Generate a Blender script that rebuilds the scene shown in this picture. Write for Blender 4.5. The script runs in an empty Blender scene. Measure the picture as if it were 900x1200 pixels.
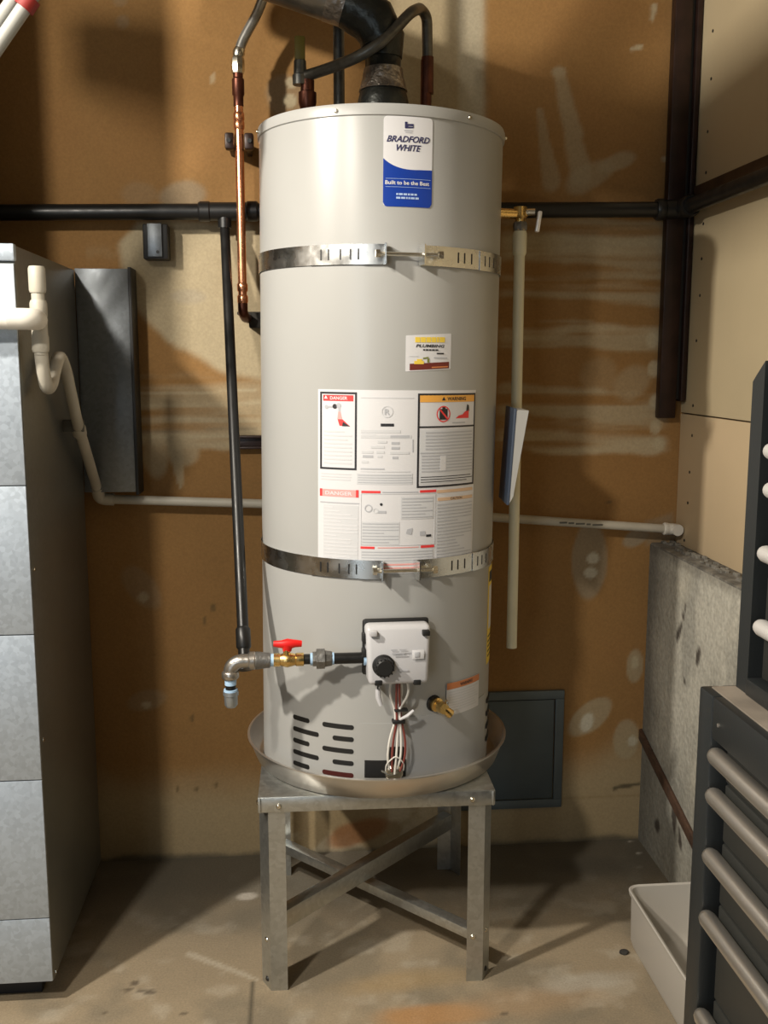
import bpy, bmesh, math, random
import numpy as np
from mathutils import Vector, Matrix
random.seed(4)
R = math.radians
PI = math.pi
scn = bpy.context.scene
col = scn.collection

# ---------------------------------------------------------------- camera, world, light, exposure
cam_data = bpy.data.cameras.new('camera')
cam_data.sensor_fit = 'VERTICAL'
cam_data.sensor_height = 24.0
cam_data.lens = 24.0 * 1162.0 / 1200.0
cam_data.clip_start = 0.02
cam = bpy.data.objects.new('camera', cam_data)
col.objects.link(cam)
cam.location = (0, 0, 1.437)
cam.rotation_euler = (PI / 2 - 0.151, 0.0, -0.0884)
scn.camera = cam

scn.view_settings.view_transform = 'Standard'
scn.view_settings.look = 'None'
scn.view_settings.gamma = 1.0
scn.view_settings.use_curve_mapping = False
scn.view_settings.exposure = 0.0

world = bpy.data.worlds.new('world')
scn.world = world
world.use_nodes = True
world.node_tree.nodes['Background'].inputs[0].default_value = (0.75, 0.88, 1.0, 1)
world.node_tree.nodes['Background'].inputs[1].default_value = 0.04

def area(name, loc, target, sx, sy, power, color):
    l = bpy.data.lights.new(name, 'AREA')
    l.shape = 'RECTANGLE'; l.size = sx; l.size_y = sy
    l.energy = power; l.color = color
    o = bpy.data.objects.new(name, l); col.objects.link(o)
    o.location = loc
    o.rotation_euler = (Vector(target) - Vector(loc)).to_track_quat('-Z', 'Y').to_euler()
    return o

# ceiling lamp of the garage (left, a little ahead of the camera) and daylight through the open door behind
area('ceiling_lamp', (-1.45, 1.08, 2.50), (0.2, 2.2, 1.1), 0.09, 0.09, 64, (1.0, 0.92, 0.80))
area('ceiling_lamp', (-1.08, 0.15, 2.52), (0.1, 2.4, 0.9), 0.14, 0.14, 38, (1.0, 0.92, 0.80))
area('door_daylight', (-1.75, -2.6, 1.25), (-0.4, 2.5, 1.0), 1.0, 1.9, 24, (0.80, 0.91, 1.0))

# ---------------------------------------------------------------- helpers
def tag(o, label=None, cat=None, group=None, kind=None):
    if label: o['label'] = label
    if cat: o['category'] = cat
    if group: o['group'] = group
    if kind: o['kind'] = kind
    return o

def empty(name, loc=(0, 0, 0), rot=(0, 0, 0), label=None, cat=None, group=None):
    o = bpy.data.objects.new(name, None)
    o.empty_display_size = 0.05
    col.objects.link(o)
    o.location = loc; o.rotation_euler = rot
    return tag(o, label, cat, group)

def obj(name, bm, mats, parent=None, loc=(0, 0, 0), rot=(0, 0, 0), sharp=35, label=None):
    me = bpy.data.meshes.new(name)
    bmesh.ops.recalc_face_normals(bm, faces=bm.faces)
    bm.to_mesh(me); bm.free()
    for m in (mats if isinstance(mats, (list, tuple)) else [mats]):
        me.materials.append(m)
    me.polygons.foreach_set('use_smooth', [True] * len(me.polygons))
    me.set_sharp_from_angle(angle=R(sharp))
    o = bpy.data.objects.new(name, me)
    col.objects.link(o)
    o.location = loc; o.rotation_euler = rot
    if parent: o.parent = parent
    if label: o['label'] = label
    return o

def prt(*a, **k):
    return tag(obj(*a, **k), kind='stuff')

def dup(o, loc=None, rot=None, parent=None, label=None):
    c = o.copy(); col.objects.link(c)
    if loc is not None: c.location = loc
    if rot is not None: c.rotation_euler = rot
    if parent is not None: c.parent = parent
    if label: c['label'] = label
    for ch in list(o.children):
        dup(ch, parent=c)
    return c

def B(): return bmesh.new()

def box(bm, x0, x1, y0, y1, z0, z1, bev=0.0, M=None, mi=0, seg=2):
    t = bmesh.new()
    bmesh.ops.create_cube(t, size=1.0)
    for v in t.verts:
        v.co = Vector(((x0 + x1) / 2 + v.co.x * (x1 - x0), (y0 + y1) / 2 + v.co.y * (y1 - y0), (z0 + z1) / 2 + v.co.z * (z1 - z0)))
    if bev > 0:
        bmesh.ops.bevel(t, geom=t.edges[:], offset=bev, segments=seg, affect='EDGES', profile=0.5)
    add(bm, t, M, mi)
    return bm

def add(bm, t, M=None, mi=0):
    if M is not None: bmesh.ops.transform(t, matrix=M, verts=t.verts)
    mp = {}
    for v in t.verts: mp[v] = bm.verts.new(v.co)
    for f in t.faces:
        try:
            nf = bm.faces.new([mp[v] for v in f.verts]); nf.material_index = mi
        except ValueError: pass
    t.free()

def fillet(pts, rad, n=6):
    pts = [Vector(p) for p in pts]
    out = [pts[0]]
    for i in range(1, len(pts) - 1):
        a, b, c = pts[i - 1], pts[i], pts[i + 1]
        d1 = (a - b); d2 = (c - b)
        r = min(rad, d1.length * .48, d2.length * .48)
        p0 = b + d1.normalized() * r; p1 = b + d2.normalized() * r
        for k in range(n + 1):
            t = k / n
            out.append(p0 * (1 - t) ** 2 + b * 2 * t * (1 - t) + p1 * t * t)
    out.append(pts[-1])
    return out

def tube(bm, pts, r, seg=14, fil=0.0, mi=0, cap=True, n=6):
    pts = fillet(pts, fil, n) if fil > 0 else [Vector(p) for p in pts]
    rs = r if isinstance(r, (list, tuple)) else [r] * len(pts)
    rings = []
    d = (pts[1] - pts[0]).normalized()
    up = Vector((0, 0, 1)) if abs(d.z) < .9 else Vector((1, 0, 0))
    a = d.cross(up).normalized()
    for i, p in enumerate(pts):
        if i == 0: t = pts[1] - pts[0]
        elif i == len(pts) - 1: t = pts[-1] - pts[-2]
        else: t = (pts[i + 1] - pts[i]).normalized() + (pts[i] - pts[i - 1]).normalized()
        t.normalize()
        a = (a - t * a.dot(t)).normalized()
        b = t.cross(a)
        rings.append([bm.verts.new(p + (a * math.cos(2 * PI * k / seg) + b * math.sin(2 * PI * k / seg)) * rs[i]) for k in range(seg)])
    for i in range(len(rings) - 1):
        for k in range(seg):
            f = bm.faces.new((rings[i][k], rings[i][(k + 1) % seg], rings[i + 1][(k + 1) % seg], rings[i + 1][k])); f.material_index = mi
    if cap:
        f = bm.faces.new(rings[0][::-1]); f.material_index = mi
        f = bm.faces.new(rings[-1]); f.material_index = mi
    return bm

def cyl(bm, p0, p1, r, seg=16, mi=0, r1=None):
    return tube(bm, [p0, p1], [r, r if r1 is None else r1], seg, mi=mi)

def ring_stack(bm, p0, p1, prof, seg=16, mi=0):
    """turned shape along p0->p1: prof = [(t, radius)]"""
    p0 = Vector(p0); p1 = Vector(p1)
    return tube(bm, [p0.lerp(p1, t) for t, _ in prof], [r for _, r in prof], seg, mi=mi)

def lathe(bm, prof, seg=64, mi=0, cx=0, cy=0, close=False):
    rings = []
    for r, z in prof:
        if r < 1e-6: rings.append([bm.verts.new((cx, cy, z))])
        else: rings.append([bm.verts.new((cx + r * math.cos(2 * PI * k / seg), cy + r * math.sin(2 * PI * k / seg), z)) for k in range(seg)])
    for i in range(len(rings) - 1):
        a, b = rings[i], rings[i + 1]
        for k in range(seg):
            k2 = (k + 1) % seg
            if len(a) == 1 and len(b) == 1: continue
            vs = [a[0], b[k2], b[k]] if len(a) == 1 else [a[k], a[k2], b[0]] if len(b) == 1 else [a[k], a[k2], b[k2], b[k]]
            f = bm.faces.new(vs); f.material_index = mi
    return bm

def sheet(bm, th0, th1, z0, z1, Rr, thick=0.0006, mi=0, step=2.0, corner=0.0, shear=0.0):
    """curved plate on a cylinder about the local z axis; theta 0 faces -Y, degrees, + to the right.
    corner = rounded corner radius in metres, shear = z rise from left to right"""
    n = max(1, int(abs(th1 - th0) / step + .5))
    cols = [th0 + (th1 - th0) * i / n for i in range(n + 1)]
    if corner > 0:
        ca = math.degrees(corner / Rr)
        for q in (0.12, .3, .6, 1.0):
            cols += [th0 + ca * q, th1 - ca * q]
        cols = sorted(set(cols))
    def P(t, z, r): return (r * math.sin(R(t)), -r * math.cos(R(t)), z)
    o0 = []; o1 = []; i0 = []; i1 = []
    for t in cols:
        cut = 0
        if corner > 0:
            d = min(t - th0, th1 - t) * PI / 180 * Rr
            if d < corner: cut = corner - math.sqrt(max(0, corner ** 2 - (corner - d) ** 2))
        s = shear * (t - th0) / (th1 - th0)
        o0.append(bm.verts.new(P(t, z0 + cut + s, Rr + thick))); o1.append(bm.verts.new(P(t, z1 - cut + s, Rr + thick)))
        i0.append(bm.verts.new(P(t, z0 + cut + s, Rr))); i1.append(bm.verts.new(P(t, z1 - cut + s, Rr)))
    for i in range(len(cols) - 1):
        for q in ((o0[i], o0[i + 1], o1[i + 1], o1[i]), (o1[i], o1[i + 1], i1[i + 1], i1[i]), (i0[i + 1], i0[i], o0[i], o0[i + 1])):
            f = bm.faces.new(q[::1]); f.material_index = mi
    for k in (0, -1):
        f = bm.faces.new((o0[k], o1[k], i1[k], i0[k])); f.material_index = mi
    return bm

_txt = {}
def text_tris(body, shear=0.0, bold=0.0):
    key = (body, shear, bold)
    if key in _txt: return _txt[key]
    cu = bpy.data.curves.new('t', 'FONT')
    cu.body = body; cu.size = 1.0; cu.align_x = 'CENTER'; cu.shear = shear; cu.offset = bold
    cu.resolution_u = 3
    ob = bpy.data.objects.new('t', cu); col.objects.link(ob)
    dg = bpy.context.evaluated_depsgraph_get(); dg.update()
    me = bpy.data.meshes.new_from_object(ob.evaluated_get(dg))
    vs = [(v.co.x, v.co.y) for v in me.vertices]; fs = [tuple(p.vertices) for p in me.polygons]
    bpy.data.objects.remove(ob); bpy.data.meshes.remove(me); bpy.data.curves.remove(cu)
    xs = [v[0] for v in vs] or [0, 1]; ys = [v[1] for v in vs] or [0, 1]
    w = max(xs) - min(xs); cx = (max(xs) + min(xs)) / 2; y0 = min(ys); h = max(ys) - y0
    _txt[key] = ([((x - cx) / w, (y - y0) / h) for x, y in vs], fs)
    return _txt[key]

def curved_text(bm, body, thc, z0, wdeg, h, Rr, mi=0, shear=0.0, bold=0.0):
    vs, fs = text_tris(body, shear, bold)
    bv = []
    for x, y in vs:
        t = R(thc + x * wdeg)
        bv.append(bm.verts.new((Rr * math.sin(t), -Rr * math.cos(t), z0 + y * h)))
    for f in fs:
        try:
            nf = bm.faces.new([bv[i] for i in f]); nf.material_index = mi
        except ValueError: pass

def flat_text(bm, body, cx, z0, w, h, y, mi=0, bold=0.0):
    vs, fs = text_tris(body, 0.0, bold)
    bv = [bm.verts.new((cx + x * w, y, z0 + q * h)) for x, q in vs]
    for f in fs:
        try:
            nf = bm.faces.new([bv[i] for i in f]); nf.material_index = mi
        except ValueError: pass

def words(bm, t0, t1, z, h, Rr, mi, seed=0, wmin=.6, wmax=1.8):
    """a line of print too small to read: word-long strokes on the cylinder"""
    rnd = random.Random(seed); t = t0
    while t < t1 - .3:
        w = min(t1 - t, wmin + rnd.random() * (wmax - wmin))
        sheet(bm, t, t + w, z, z + h, Rr, .0003, mi, 1.0); t += w + .35

# ---------------------------------------------------------------- materials
def mat(name, c, rough=.5, metal=0.0, var=0.0, scale=20.0, bump=0.0, bscale=None, spec=.5, rvar=0.0, alpha=None, aniso=(1, 1, 1), c2=None, trans=0.0):
    m = bpy.data.materials.new(name); m.use_nodes = True
    nt = m.node_tree; b = nt.nodes['Principled BSDF']
    b.inputs['Base Color'].default_value = (*c, 1)
    b.inputs['Roughness'].default_value = rough
    b.inputs['Metallic'].default_value = metal
    b.inputs['Specular IOR Level'].default_value = spec
    if trans: b.inputs['Transmission Weight'].default_value = trans
    if alpha is not None: b.inputs['Alpha'].default_value = alpha
    if var or bump or rvar:
        tc = nt.nodes.new('ShaderNodeTexCoord')
        mp = nt.nodes.new('ShaderNodeMapping'); mp.inputs['Scale'].default_value = aniso
        nt.links.new(tc.outputs['Object'], mp.inputs['Vector'])
        nz = nt.nodes.new('ShaderNodeTexNoise'); nz.inputs['Scale'].default_value = scale; nz.inputs['Detail'].default_value = 6
        nt.links.new(mp.outputs[0], nz.inputs['Vector'])
        if var:
            mx = nt.nodes.new('ShaderNodeMix'); mx.data_type = 'RGBA'
            d = c2 if c2 else tuple(max(0, q * (1 - var)) for q in c)
            e = c if c2 else tuple(min(1, q * (1 + var)) for q in c)
            mx.inputs[6].default_value = (*d, 1); mx.inputs[7].default_value = (*e, 1)
            rp = nt.nodes.new('ShaderNodeMapRange'); rp.inputs[1].default_value = .3; rp.inputs[2].default_value = .7
            nt.links.new(nz.outputs[0], rp.inputs[0]); nt.links.new(rp.outputs[0], mx.inputs[0])
            nt.links.new(mx.outputs[2], b.inputs['Base Color'])
        if rvar:
            rr = nt.nodes.new('ShaderNodeMapRange'); rr.inputs[1].default_value = .3; rr.inputs[2].default_value = .7
            rr.inputs[3].default_value = rough - rvar; rr.inputs[4].default_value = rough + rvar
            nt.links.new(nz.outputs[0], rr.inputs[0]); nt.links.new(rr.outputs[0], b.inputs['Roughness'])
        if bump:
            n2 = nt.nodes.new('ShaderNodeTexNoise'); n2.inputs['Scale'].default_value = bscale or scale; n2.inputs['Detail'].default_value = 4
            nt.links.new(mp.outputs[0], n2.inputs['Vector'])
            bp_ = nt.nodes.new('ShaderNodeBump'); bp_.inputs['Strength'].default_value = bump; bp_.inputs['Distance'].default_value = .01
            nt.links.new(n2.outputs[0], bp_.inputs['Height']); nt.links.new(bp_.outputs[0], b.inputs['Normal'])
    return m

def spangle(name, c, rough, metal):
    m = mat(name, c, rough, metal)
    nt = m.node_tree; b = nt.nodes['Principled BSDF']
    tc = nt.nodes.new('ShaderNodeTexCoord')
    vo = nt.nodes.new('ShaderNodeTexVoronoi'); vo.inputs['Scale'].default_value = 110
    nz = nt.nodes.new('ShaderNodeTexNoise'); nz.inputs['Scale'].default_value = 6; nz.inputs['Detail'].default_value = 6
    nt.links.new(tc.outputs['Object'], vo.inputs['Vector']); nt.links.new(tc.outputs['Object'], nz.inputs['Vector'])
    sx = nt.nodes.new('ShaderNodeSeparateColor'); nt.links.new(vo.outputs['Color'], sx.inputs[0])
    ad = nt.nodes.new('ShaderNodeMath'); ad.operation = 'ADD'
    nt.links.new(sx.outputs[0], ad.inputs[0]); nt.links.new(nz.outputs[0], ad.inputs[1])
    mr = nt.nodes.new('ShaderNodeMapRange'); mr.inputs[1].default_value = .3; mr.inputs[2].default_value = 1.6
    mr.inputs[3].default_value = .86; mr.inputs[4].default_value = 1.08
    nt.links.new(ad.outputs[0], mr.inputs[0])
    hs = nt.nodes.new('ShaderNodeHueSaturation'); hs.inputs['Color'].default_value = (*c, 1)
    nt.links.new(mr.outputs[0], hs.inputs['Value']); nt.links.new(hs.outputs[0], b.inputs['Base Color'])
    r2 = nt.nodes.new('ShaderNodeMapRange'); r2.inputs[1].default_value = .3; r2.inputs[2].default_value = 1.6
    r2.inputs[3].default_value = rough - .04; r2.inputs[4].default_value = rough + .05
    nt.links.new(ad.outputs[0], r2.inputs[0]); nt.links.new(r2.outputs[0], b.inputs['Roughness'])
    return m

def attr_mat(name, rough=.85, bump=.15, bscale=60, grain=.12, gscale=120):
    m = bpy.data.materials.new(name); m.use_nodes = True
    nt = m.node_tree; b = nt.nodes['Principled BSDF']
    b.inputs['Roughness'].default_value = rough; b.inputs['Specular IOR Level'].default_value = .25
    at_ = nt.nodes.new('ShaderNodeAttribute'); at_.attribute_name = 'stain_shade'
    tc = nt.nodes.new('ShaderNodeTexCoord')
    nz = nt.nodes.new('ShaderNodeTexNoise'); nz.inputs['Scale'].default_value = gscale; nz.inputs['Detail'].default_value = 8
    nt.links.new(tc.outputs['Object'], nz.inputs['Vector'])
    mr = nt.nodes.new('ShaderNodeMapRange'); mr.inputs[1].default_value = .25; mr.inputs[2].default_value = .75
    mr.inputs[3].default_value = 1 - grain; mr.inputs[4].default_value = 1 + grain
    nt.links.new(nz.outputs[0], mr.inputs[0])
    hs = nt.nodes.new('ShaderNodeHueSaturation')
    nt.links.new(at_.outputs['Color'], hs.inputs['Color']); nt.links.new(mr.outputs[0], hs.inputs['Value'])
    nt.links.new(hs.outputs[0], b.inputs['Base Color'])
    n2 = nt.nodes.new('ShaderNodeTexNoise'); n2.inputs['Scale'].default_value = bscale; n2.inputs['Detail'].default_value = 5
    nt.links.new(tc.outputs['Object'], n2.inputs['Vector'])
    bp_ = nt.nodes.new('ShaderNodeBump'); bp_.inputs['Strength'].default_value = bump; bp_.inputs['Distance'].default_value = .01
    nt.links.new(n2.outputs[0], bp_.inputs['Height']); nt.links.new(bp_.outputs[0], b.inputs['Normal'])
    return m

M_tank = mat('tank enamel', (.41, .412, .40), .30, 0, var=.03, scale=3, bump=.012, bscale=9)
M_cap = mat('tank cap enamel', (.41, .412, .40), .34)
M_galv_daylit = spangle('galvanized steel', (.44, .50, .57), .46, .45)  # daylight on the furnace front put into a brighter, bluer base colour
M_duct = spangle('duct steel', (.22, .24, .26), .40, .8)
M_stand = spangle('stand steel', (.50, .51, .49), .36, .9)
M_pan = mat('aluminium pan', (.74, .71, .67), .30, .9, var=.06, scale=8, bump=.03, bscale=14)
M_band = mat('strap steel', (.72, .72, .70), .26, 1.0, rvar=.08, scale=30)
M_blackpipe = mat('black iron pipe', (.012, .012, .012), .38, .2, rvar=.08, scale=30)
M_greyiron = mat('grey iron fitting', (.20, .195, .185), .42, .7, var=.2, scale=60, bump=.15, bscale=120)
M_tape = mat('blue thread tape', (.42, .62, .85), .5)
M_copper = mat('copper', (.83, .36, .19), .26, .95, var=.12, scale=18, rvar=.06)
M_dkcopper = mat('tarnished copper', (.10, .032, .018), .4, .7, var=.3, scale=40)
M_brass = mat('brass', (.80, .56, .22), .28, 1.0, rvar=.08, scale=40)
M_nickel = mat('plated nut', (.72, .68, .58), .25, 1.0)
M_red = mat('red handle', (.75, .012, .01), .4)
M_redcol = mat('red collar', (.22, .012, .008), .6)
M_pvc = mat('white pvc', (.70, .67, .60), .42, 0, var=.06, scale=12)
M_pvcold = mat('aged pvc', (.46, .43, .36), .48, 0, var=.10, scale=12)
M_pvcgrey = mat('dull pvc', (.30, .30, .275), .5, 0, var=.08, scale=12)
M_cpvc = mat('cream cpvc', (.66, .62, .45), .45, 0, var=.05, scale=15)
M_post = mat('rusty primer steel', (.024, .011, .008), .42, .3, var=.5, scale=14, bump=.1, bscale=60)
M_ledger = mat('rusty strip', (.075, .040, .018), .6, .1, var=.4, scale=14)
M_flue = mat('taped flue', (.030, .033, .030), .36, .55, var=.35, scale=20, bump=.5, bscale=28)
M_fluefoil = mat('wrinkled foil', (.30, .27, .24), .34, .8, var=.35, scale=30, bump=1.0, bscale=45)
M_hose = mat('grey braided hose', (.12, .115, .10), .38, .6, var=.2, scale=80)
M_greysteel = mat('grey steel pipe', (.13, .13, .12), .4, .6, var=.2, scale=40)
M_chest = mat('charcoal powder coat', (.020, .023, .024), .42, .1, bump=.02, bscale=200)
M_chestin = mat('recess black', (.010, .012, .016), .5)
M_drawer = mat('drawer charcoal', (.030, .031, .028), .45, .1)
M_alu = mat('brushed aluminium', (.66, .62, .56), .34, .9, rvar=.06, scale=60, aniso=(1, .05, 1))
M_alulight = mat('light aluminium', (.80, .78, .75), .45, .5)
M_mat = mat('dusty liner', (.20, .17, .135), .9, 0, var=.25, scale=18)
M_bin = mat('frosted plastic', (.52, .49, .44), .38, 0, trans=.12)
M_binlid = M_bin
M_panel = mat('grey blue paint', (.105, .130, .140), .45, .1, var=.12, scale=7)
M_paneld = mat('grey blue door paint', (.085, .108, .118), .45, .1, var=.14, scale=7)
M_white = mat('white label', (.70, .70, .72), .4)
M_whitep = mat('white plastic', (.56, .56, .58), .36)
M_black = mat('matte black', (.012, .012, .012), .5)
M_grey1 = mat('print grey', (.62, .63, .65), .5)
M_grey2 = mat('print mid grey', (.46, .47, .50), .5)
M_prtblk = mat('print black', (.02, .02, .025), .5)
M_blue = mat('print blue', (.003, .040, .32), .4)
M_blue2 = mat('print bright blue', (.01, .10, .62), .4)
M_navy = mat('print navy', (.03, .03, .10), .5)
M_prtred = mat('print red', (.80, .05, .05), .5)
M_pink = mat('print pale red', (.78, .38, .36), .5)
M_orange = mat('print orange', (.85, .42, .08), .5)
M_peach = mat('print peach', (.72, .50, .33), .5)
M_rust = mat('print rust', (.62, .22, .08), .5)
M_yellow = mat('print yellow', (.85, .62, .08), .5)
M_maroon = mat('print maroon', (.16, .025, .018), .5)
M_booklet = mat('booklet paper', (.62, .62, .60), .5)
M_bookblue = mat('booklet blue grey', (.09, .12, .18), .4)
M_wirew = mat('white wire', (.75, .73, .68), .45)
M_wirer = mat('red wire', (.20, .045, .035), .45)
M_rubber = mat('rubber', (.02, .02, .02), .7)
M_woodrot = mat('rotten brown wood', (.060, .030, .016), .8, 0, var=.4, scale=30, bump=.3, bscale=60)
M_ledge = mat('dirty concrete', (.15, .14, .12), .95, 0, var=.5, scale=40, bump=.4, bscale=80)
M_dirt = mat('dirt', (.035, .032, .028), .95, 0, var=.4, scale=60)
M_drywall = mat('drywall', (.55, .455, .29), .85, 0, var=.05, scale=3, bump=.03, bscale=150, spec=.2)
M_drywall2 = mat('drywall lower', (.56, .435, .275), .85, 0, var=.05, scale=3, bump=.03, bscale=150, spec=.2)
M_ceil = mat('ceiling', (.20, .17, .13), .9)
M_lwall = mat('left wall', (.22, .16, .09), .9)

# ---------------------------------------------------------------- painted surfaces (stains, plus some shade on the floor)
def vnoise(x, y, seed):
    xi = np.floor(x).astype(np.int64); yi = np.floor(y).astype(np.int64)
    xf = x - xi; yf = y - yi
    def h(a, b):
        n = (a * 374761393 + b * 668265263 + seed * 1442695041) & 0xffffffff
        n = ((n ^ (n >> 13)) * 1274126177) & 0xffffffff
        return ((n ^ (n >> 16)) & 0xffff) / 65535.0
    u = xf * xf * (3 - 2 * xf); v = yf * yf * (3 - 2 * yf)
    return (h(xi, yi) * (1 - u) + h(xi + 1, yi) * u) * (1 - v) + (h(xi, yi + 1) * (1 - u) + h(xi + 1, yi + 1) * u) * v

def fbm(x, y, s, seed, o=5, sy=None):
    sy = sy or s; t = 0; a = .5; tot = 0
    for k in range(o):
        t = t + a * vnoise(x * s * 2 ** k + 37 * k, y * sy * 2 ** k + 11 * k, seed + k); tot += a; a *= .5
    return t / tot

def sm(a, b, x):
    t = np.clip((x - a) / (b - a), 0, 1); return t * t * (3 - 2 * t)

class Paint:
    def __init__(s, a, b, base):
        s.a, s.b = a, b
        s.c = np.empty(a.shape + (3,)); s.c[:] = base
    def mix(s, m, c):
        m = np.clip(m, 0, 1)[..., None]; s.c = s.c * (1 - m) + np.array(c) * m
    def ell(s, p, ra, rb, rot, c, al=1.0, edge=.25, rough=.35, seed=3, freq=9):
        da = s.a - p[0]; db = s.b - p[1]
        cs, sn = math.cos(R(rot)), math.sin(R(rot))
        u = (da * cs + db * sn) / ra; v = (-da * sn + db * cs) / rb
        d = np.sqrt(u * u + v * v) + rough * (fbm(s.a, s.b, freq, seed) - .5) * 2
        s.mix(al * (1 - sm(1 - edge, 1 + edge, d)), c)
    def stroke(s, p, q, w0, w1, c, al=1.0, seed=5, edge=.3, rough=.5):
        d = np.array(q) - np.array(p); L2 = (d ** 2).sum()
        t = np.clip(((s.a - p[0]) * d[0] + (s.b - p[1]) * d[1]) / L2, 0, 1)
        dist = np.hypot(s.a - p[0] - t * d[0], s.b - p[1] - t * d[1]) / (w0 + (w1 - w0) * t)
        dist = dist + rough * (fbm(s.a, s.b, 18, seed) - .5) * 2
        s.mix(al * (1 - sm(1 - edge, 1 + edge, dist)), c)
    def poly(s, pts, c, al=1.0, soft=.012, rough=.02, seed=7, freq=8):
        a = s.a + rough * (fbm(s.a, s.b, freq, seed) - .5) * 2; b = s.b + rough * (fbm(s.a, s.b, freq, seed + 9) - .5) * 2
        inside = np.zeros(a.shape, bool); dmin = np.full(a.shape, 1e9)
        for i in range(len(pts)):
            (x0, y0), (x1, y1) = pts[i], pts[(i + 1) % len(pts)]
            cond = ((y0 > b) != (y1 > b))
            xx = (x1 - x0) * (b - y0) / ((y1 - y0) if abs(y1 - y0) > 1e-9 else 1e-9) + x0
            inside ^= cond & (a < xx)
            L2 = (x1 - x0) ** 2 + (y1 - y0) ** 2
            t = np.clip(((a - x0) * (x1 - x0) + (b - y0) * (y1 - y0)) / L2, 0, 1)
            dmin = np.minimum(dmin, np.hypot(a - x0 - t * (x1 - x0), b - y0 - t * (y1 - y0)))
        sd = np.where(inside, dmin, -dmin)
        s.mix(al * sm(-soft, soft, sd), c)

def axis(lo, f0, f1, hi, st):
    fine = list(np.arange(f0, f1 + st / 2, st))
    return np.array(([lo] if lo < f0 - 1e-6 else []) + fine + ([hi] if hi > fine[-1] + 1e-6 else []))

def painted_grid(name, A, Bv, place, colr, material, parent=None):
    nA, nB = len(A), len(Bv)
    ga, gb = np.meshgrid(A, Bv, indexing='ij')
    co = place(ga, gb).reshape(-1, 3)
    idx = np.arange(nA * nB).reshape(nA, nB)
    q = np.stack([idx[:-1, :-1], idx[1:, :-1], idx[1:, 1:], idx[:-1, 1:]], -1).reshape(-1, 4)
    me = bpy.data.meshes.new(name)
    me.vertices.add(len(co)); me.vertices.foreach_set('co', co.astype(np.float32).ravel())
    me.loops.add(q.size); me.loops.foreach_set('vertex_index', q.astype(np.int32).ravel())
    me.polygons.add(len(q)); me.polygons.foreach_set('loop_start', np.arange(0, q.size, 4, dtype=np.int32))
    me.update(calc_edges=True)
    at_ = me.color_attributes.new('stain_shade', 'FLOAT_COLOR', 'POINT')
    rgba = np.ones((len(co), 4), np.float32); rgba[:, :3] = np.clip(colr.reshape(-1, 3), 0, 1)
    at_.data.foreach_set('color', rgba.ravel())
    me.materials.append(material)
    o = bpy.data.objects.new(name, me); col.objects.link(o)
    if parent: o.parent = parent
    return o

YB = 2.754      # back wall
XR = 1.094      # right wall (drywall face)
XC = 1.02       # concrete foundation face

# ---- back wall
A = axis(-2.4, -.95, 1.12, 1.2, .007); Z = axis(0, 0, 2.5, 2.75, .007)
ga, gz = np.meshgrid(A, Z, indexing='ij')
KR = (.275, .150, .052)
P = Paint(ga, gz, KR)
tone = fbm(ga, gz, 2.2, 21)
P.c *= (0.82 + .36 * tone)[..., None]
P.mix(.35 * sm(.5, .75, fbm(ga, gz, 5, 31)), (.30, .155, .055))
MUD = (.43, .36, .235); MUD2 = (.36, .285, .175); MUDG = (.28, .225, .15); WHT = (.50, .46, .36)
# cream joint compound, upper left of the heater
P.poly([(-0.4122, 1.7972), (-0.0304, 1.8014), (-0.0373, 1.3753), (-0.1803, 1.4056), (-0.3109, 1.479), (-0.4376, 1.5981), (-0.459, 1.7354)], MUD, .92, .012, .02)
P.mix(.5 * sm(.52, .7, fbm(ga, gz, 6, 77)) * (np.abs(ga + .25) < .3) * sm(1.42, 1.5, gz) * (1 - sm(1.7, 1.75, gz)), MUD2)
P.ell((-0.2843, 1.6078), .05, .018, 0, (.36, .31, .23), .6)
# horizontal taped joints
def band(x0, x1, z0, z1, c, al, seed, sx=1.6, sy=34):
    w = sm(x0 - .02, x0 + .02, ga) * (1 - sm(x1 - .02, x1 + .02, ga + .04 * (fbm(ga, gz, 14, seed + 3) - .5)))
    zz = gz + .03 * (fbm(ga, gz, 5, seed + 5) - .5) * 2
    e = sm(z0 - .008, z0 + .008, zz) * (1 - sm(z1 - .008, z1 + .008, zz))
    st = sm(.30, .62, fbm(ga, gz, sx, seed, 5, sy))
    P.mix(w * e * st * al, c)
XL0, XL1 = -0.4484, -0.0392
band(XL0, XL1, 1.2651, 1.3945, MUD2, .9, 41)
band(XL0, XL1, 1.2044, 1.33, MUD, .8, 43)
P.stroke((-0.4337, 1.3488), (-0.1074, 1.3569), .004, .003, MUD, .8); P.stroke((-0.4381, 1.2332), (-0.1099, 1.2307), .005, .004, MUD, .7)
P.stroke((-0.433, 1.2471), (-0.1095, 1.2519), .004, .003, (.24, .19, .12), .6)
P.ell((-0.3896, 1.179), .03, .055, 10, MUD2, .8, seed=8); P.ell((-0.3153, 1.1948), .045, .04, -20, MUD2, .8, seed=9)
P.stroke((-0.3308, 1.2137), (-0.3185, 1.091), .02, .004, MUD2, .8)
P.stroke((-0.3333, 1.4903), (-0.3046, 1.5357), .004, .003, MUD, .8)
XR0, XR1 = 0.5659, 1.0491
for (ya, yb_, c, al, sd) in ((312, 258, MUD2, .85, 51), (300, 276, MUD, .7, 52), (352, 318, MUD2, .9, 53), (345, 328, MUD, .6, 54),
                             (412, 380, MUD2, .9, 55), (395, 384, MUD, .7, 56), (372, 356, MUD2, .35, 59)):
    za = {'312': 0}
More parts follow.
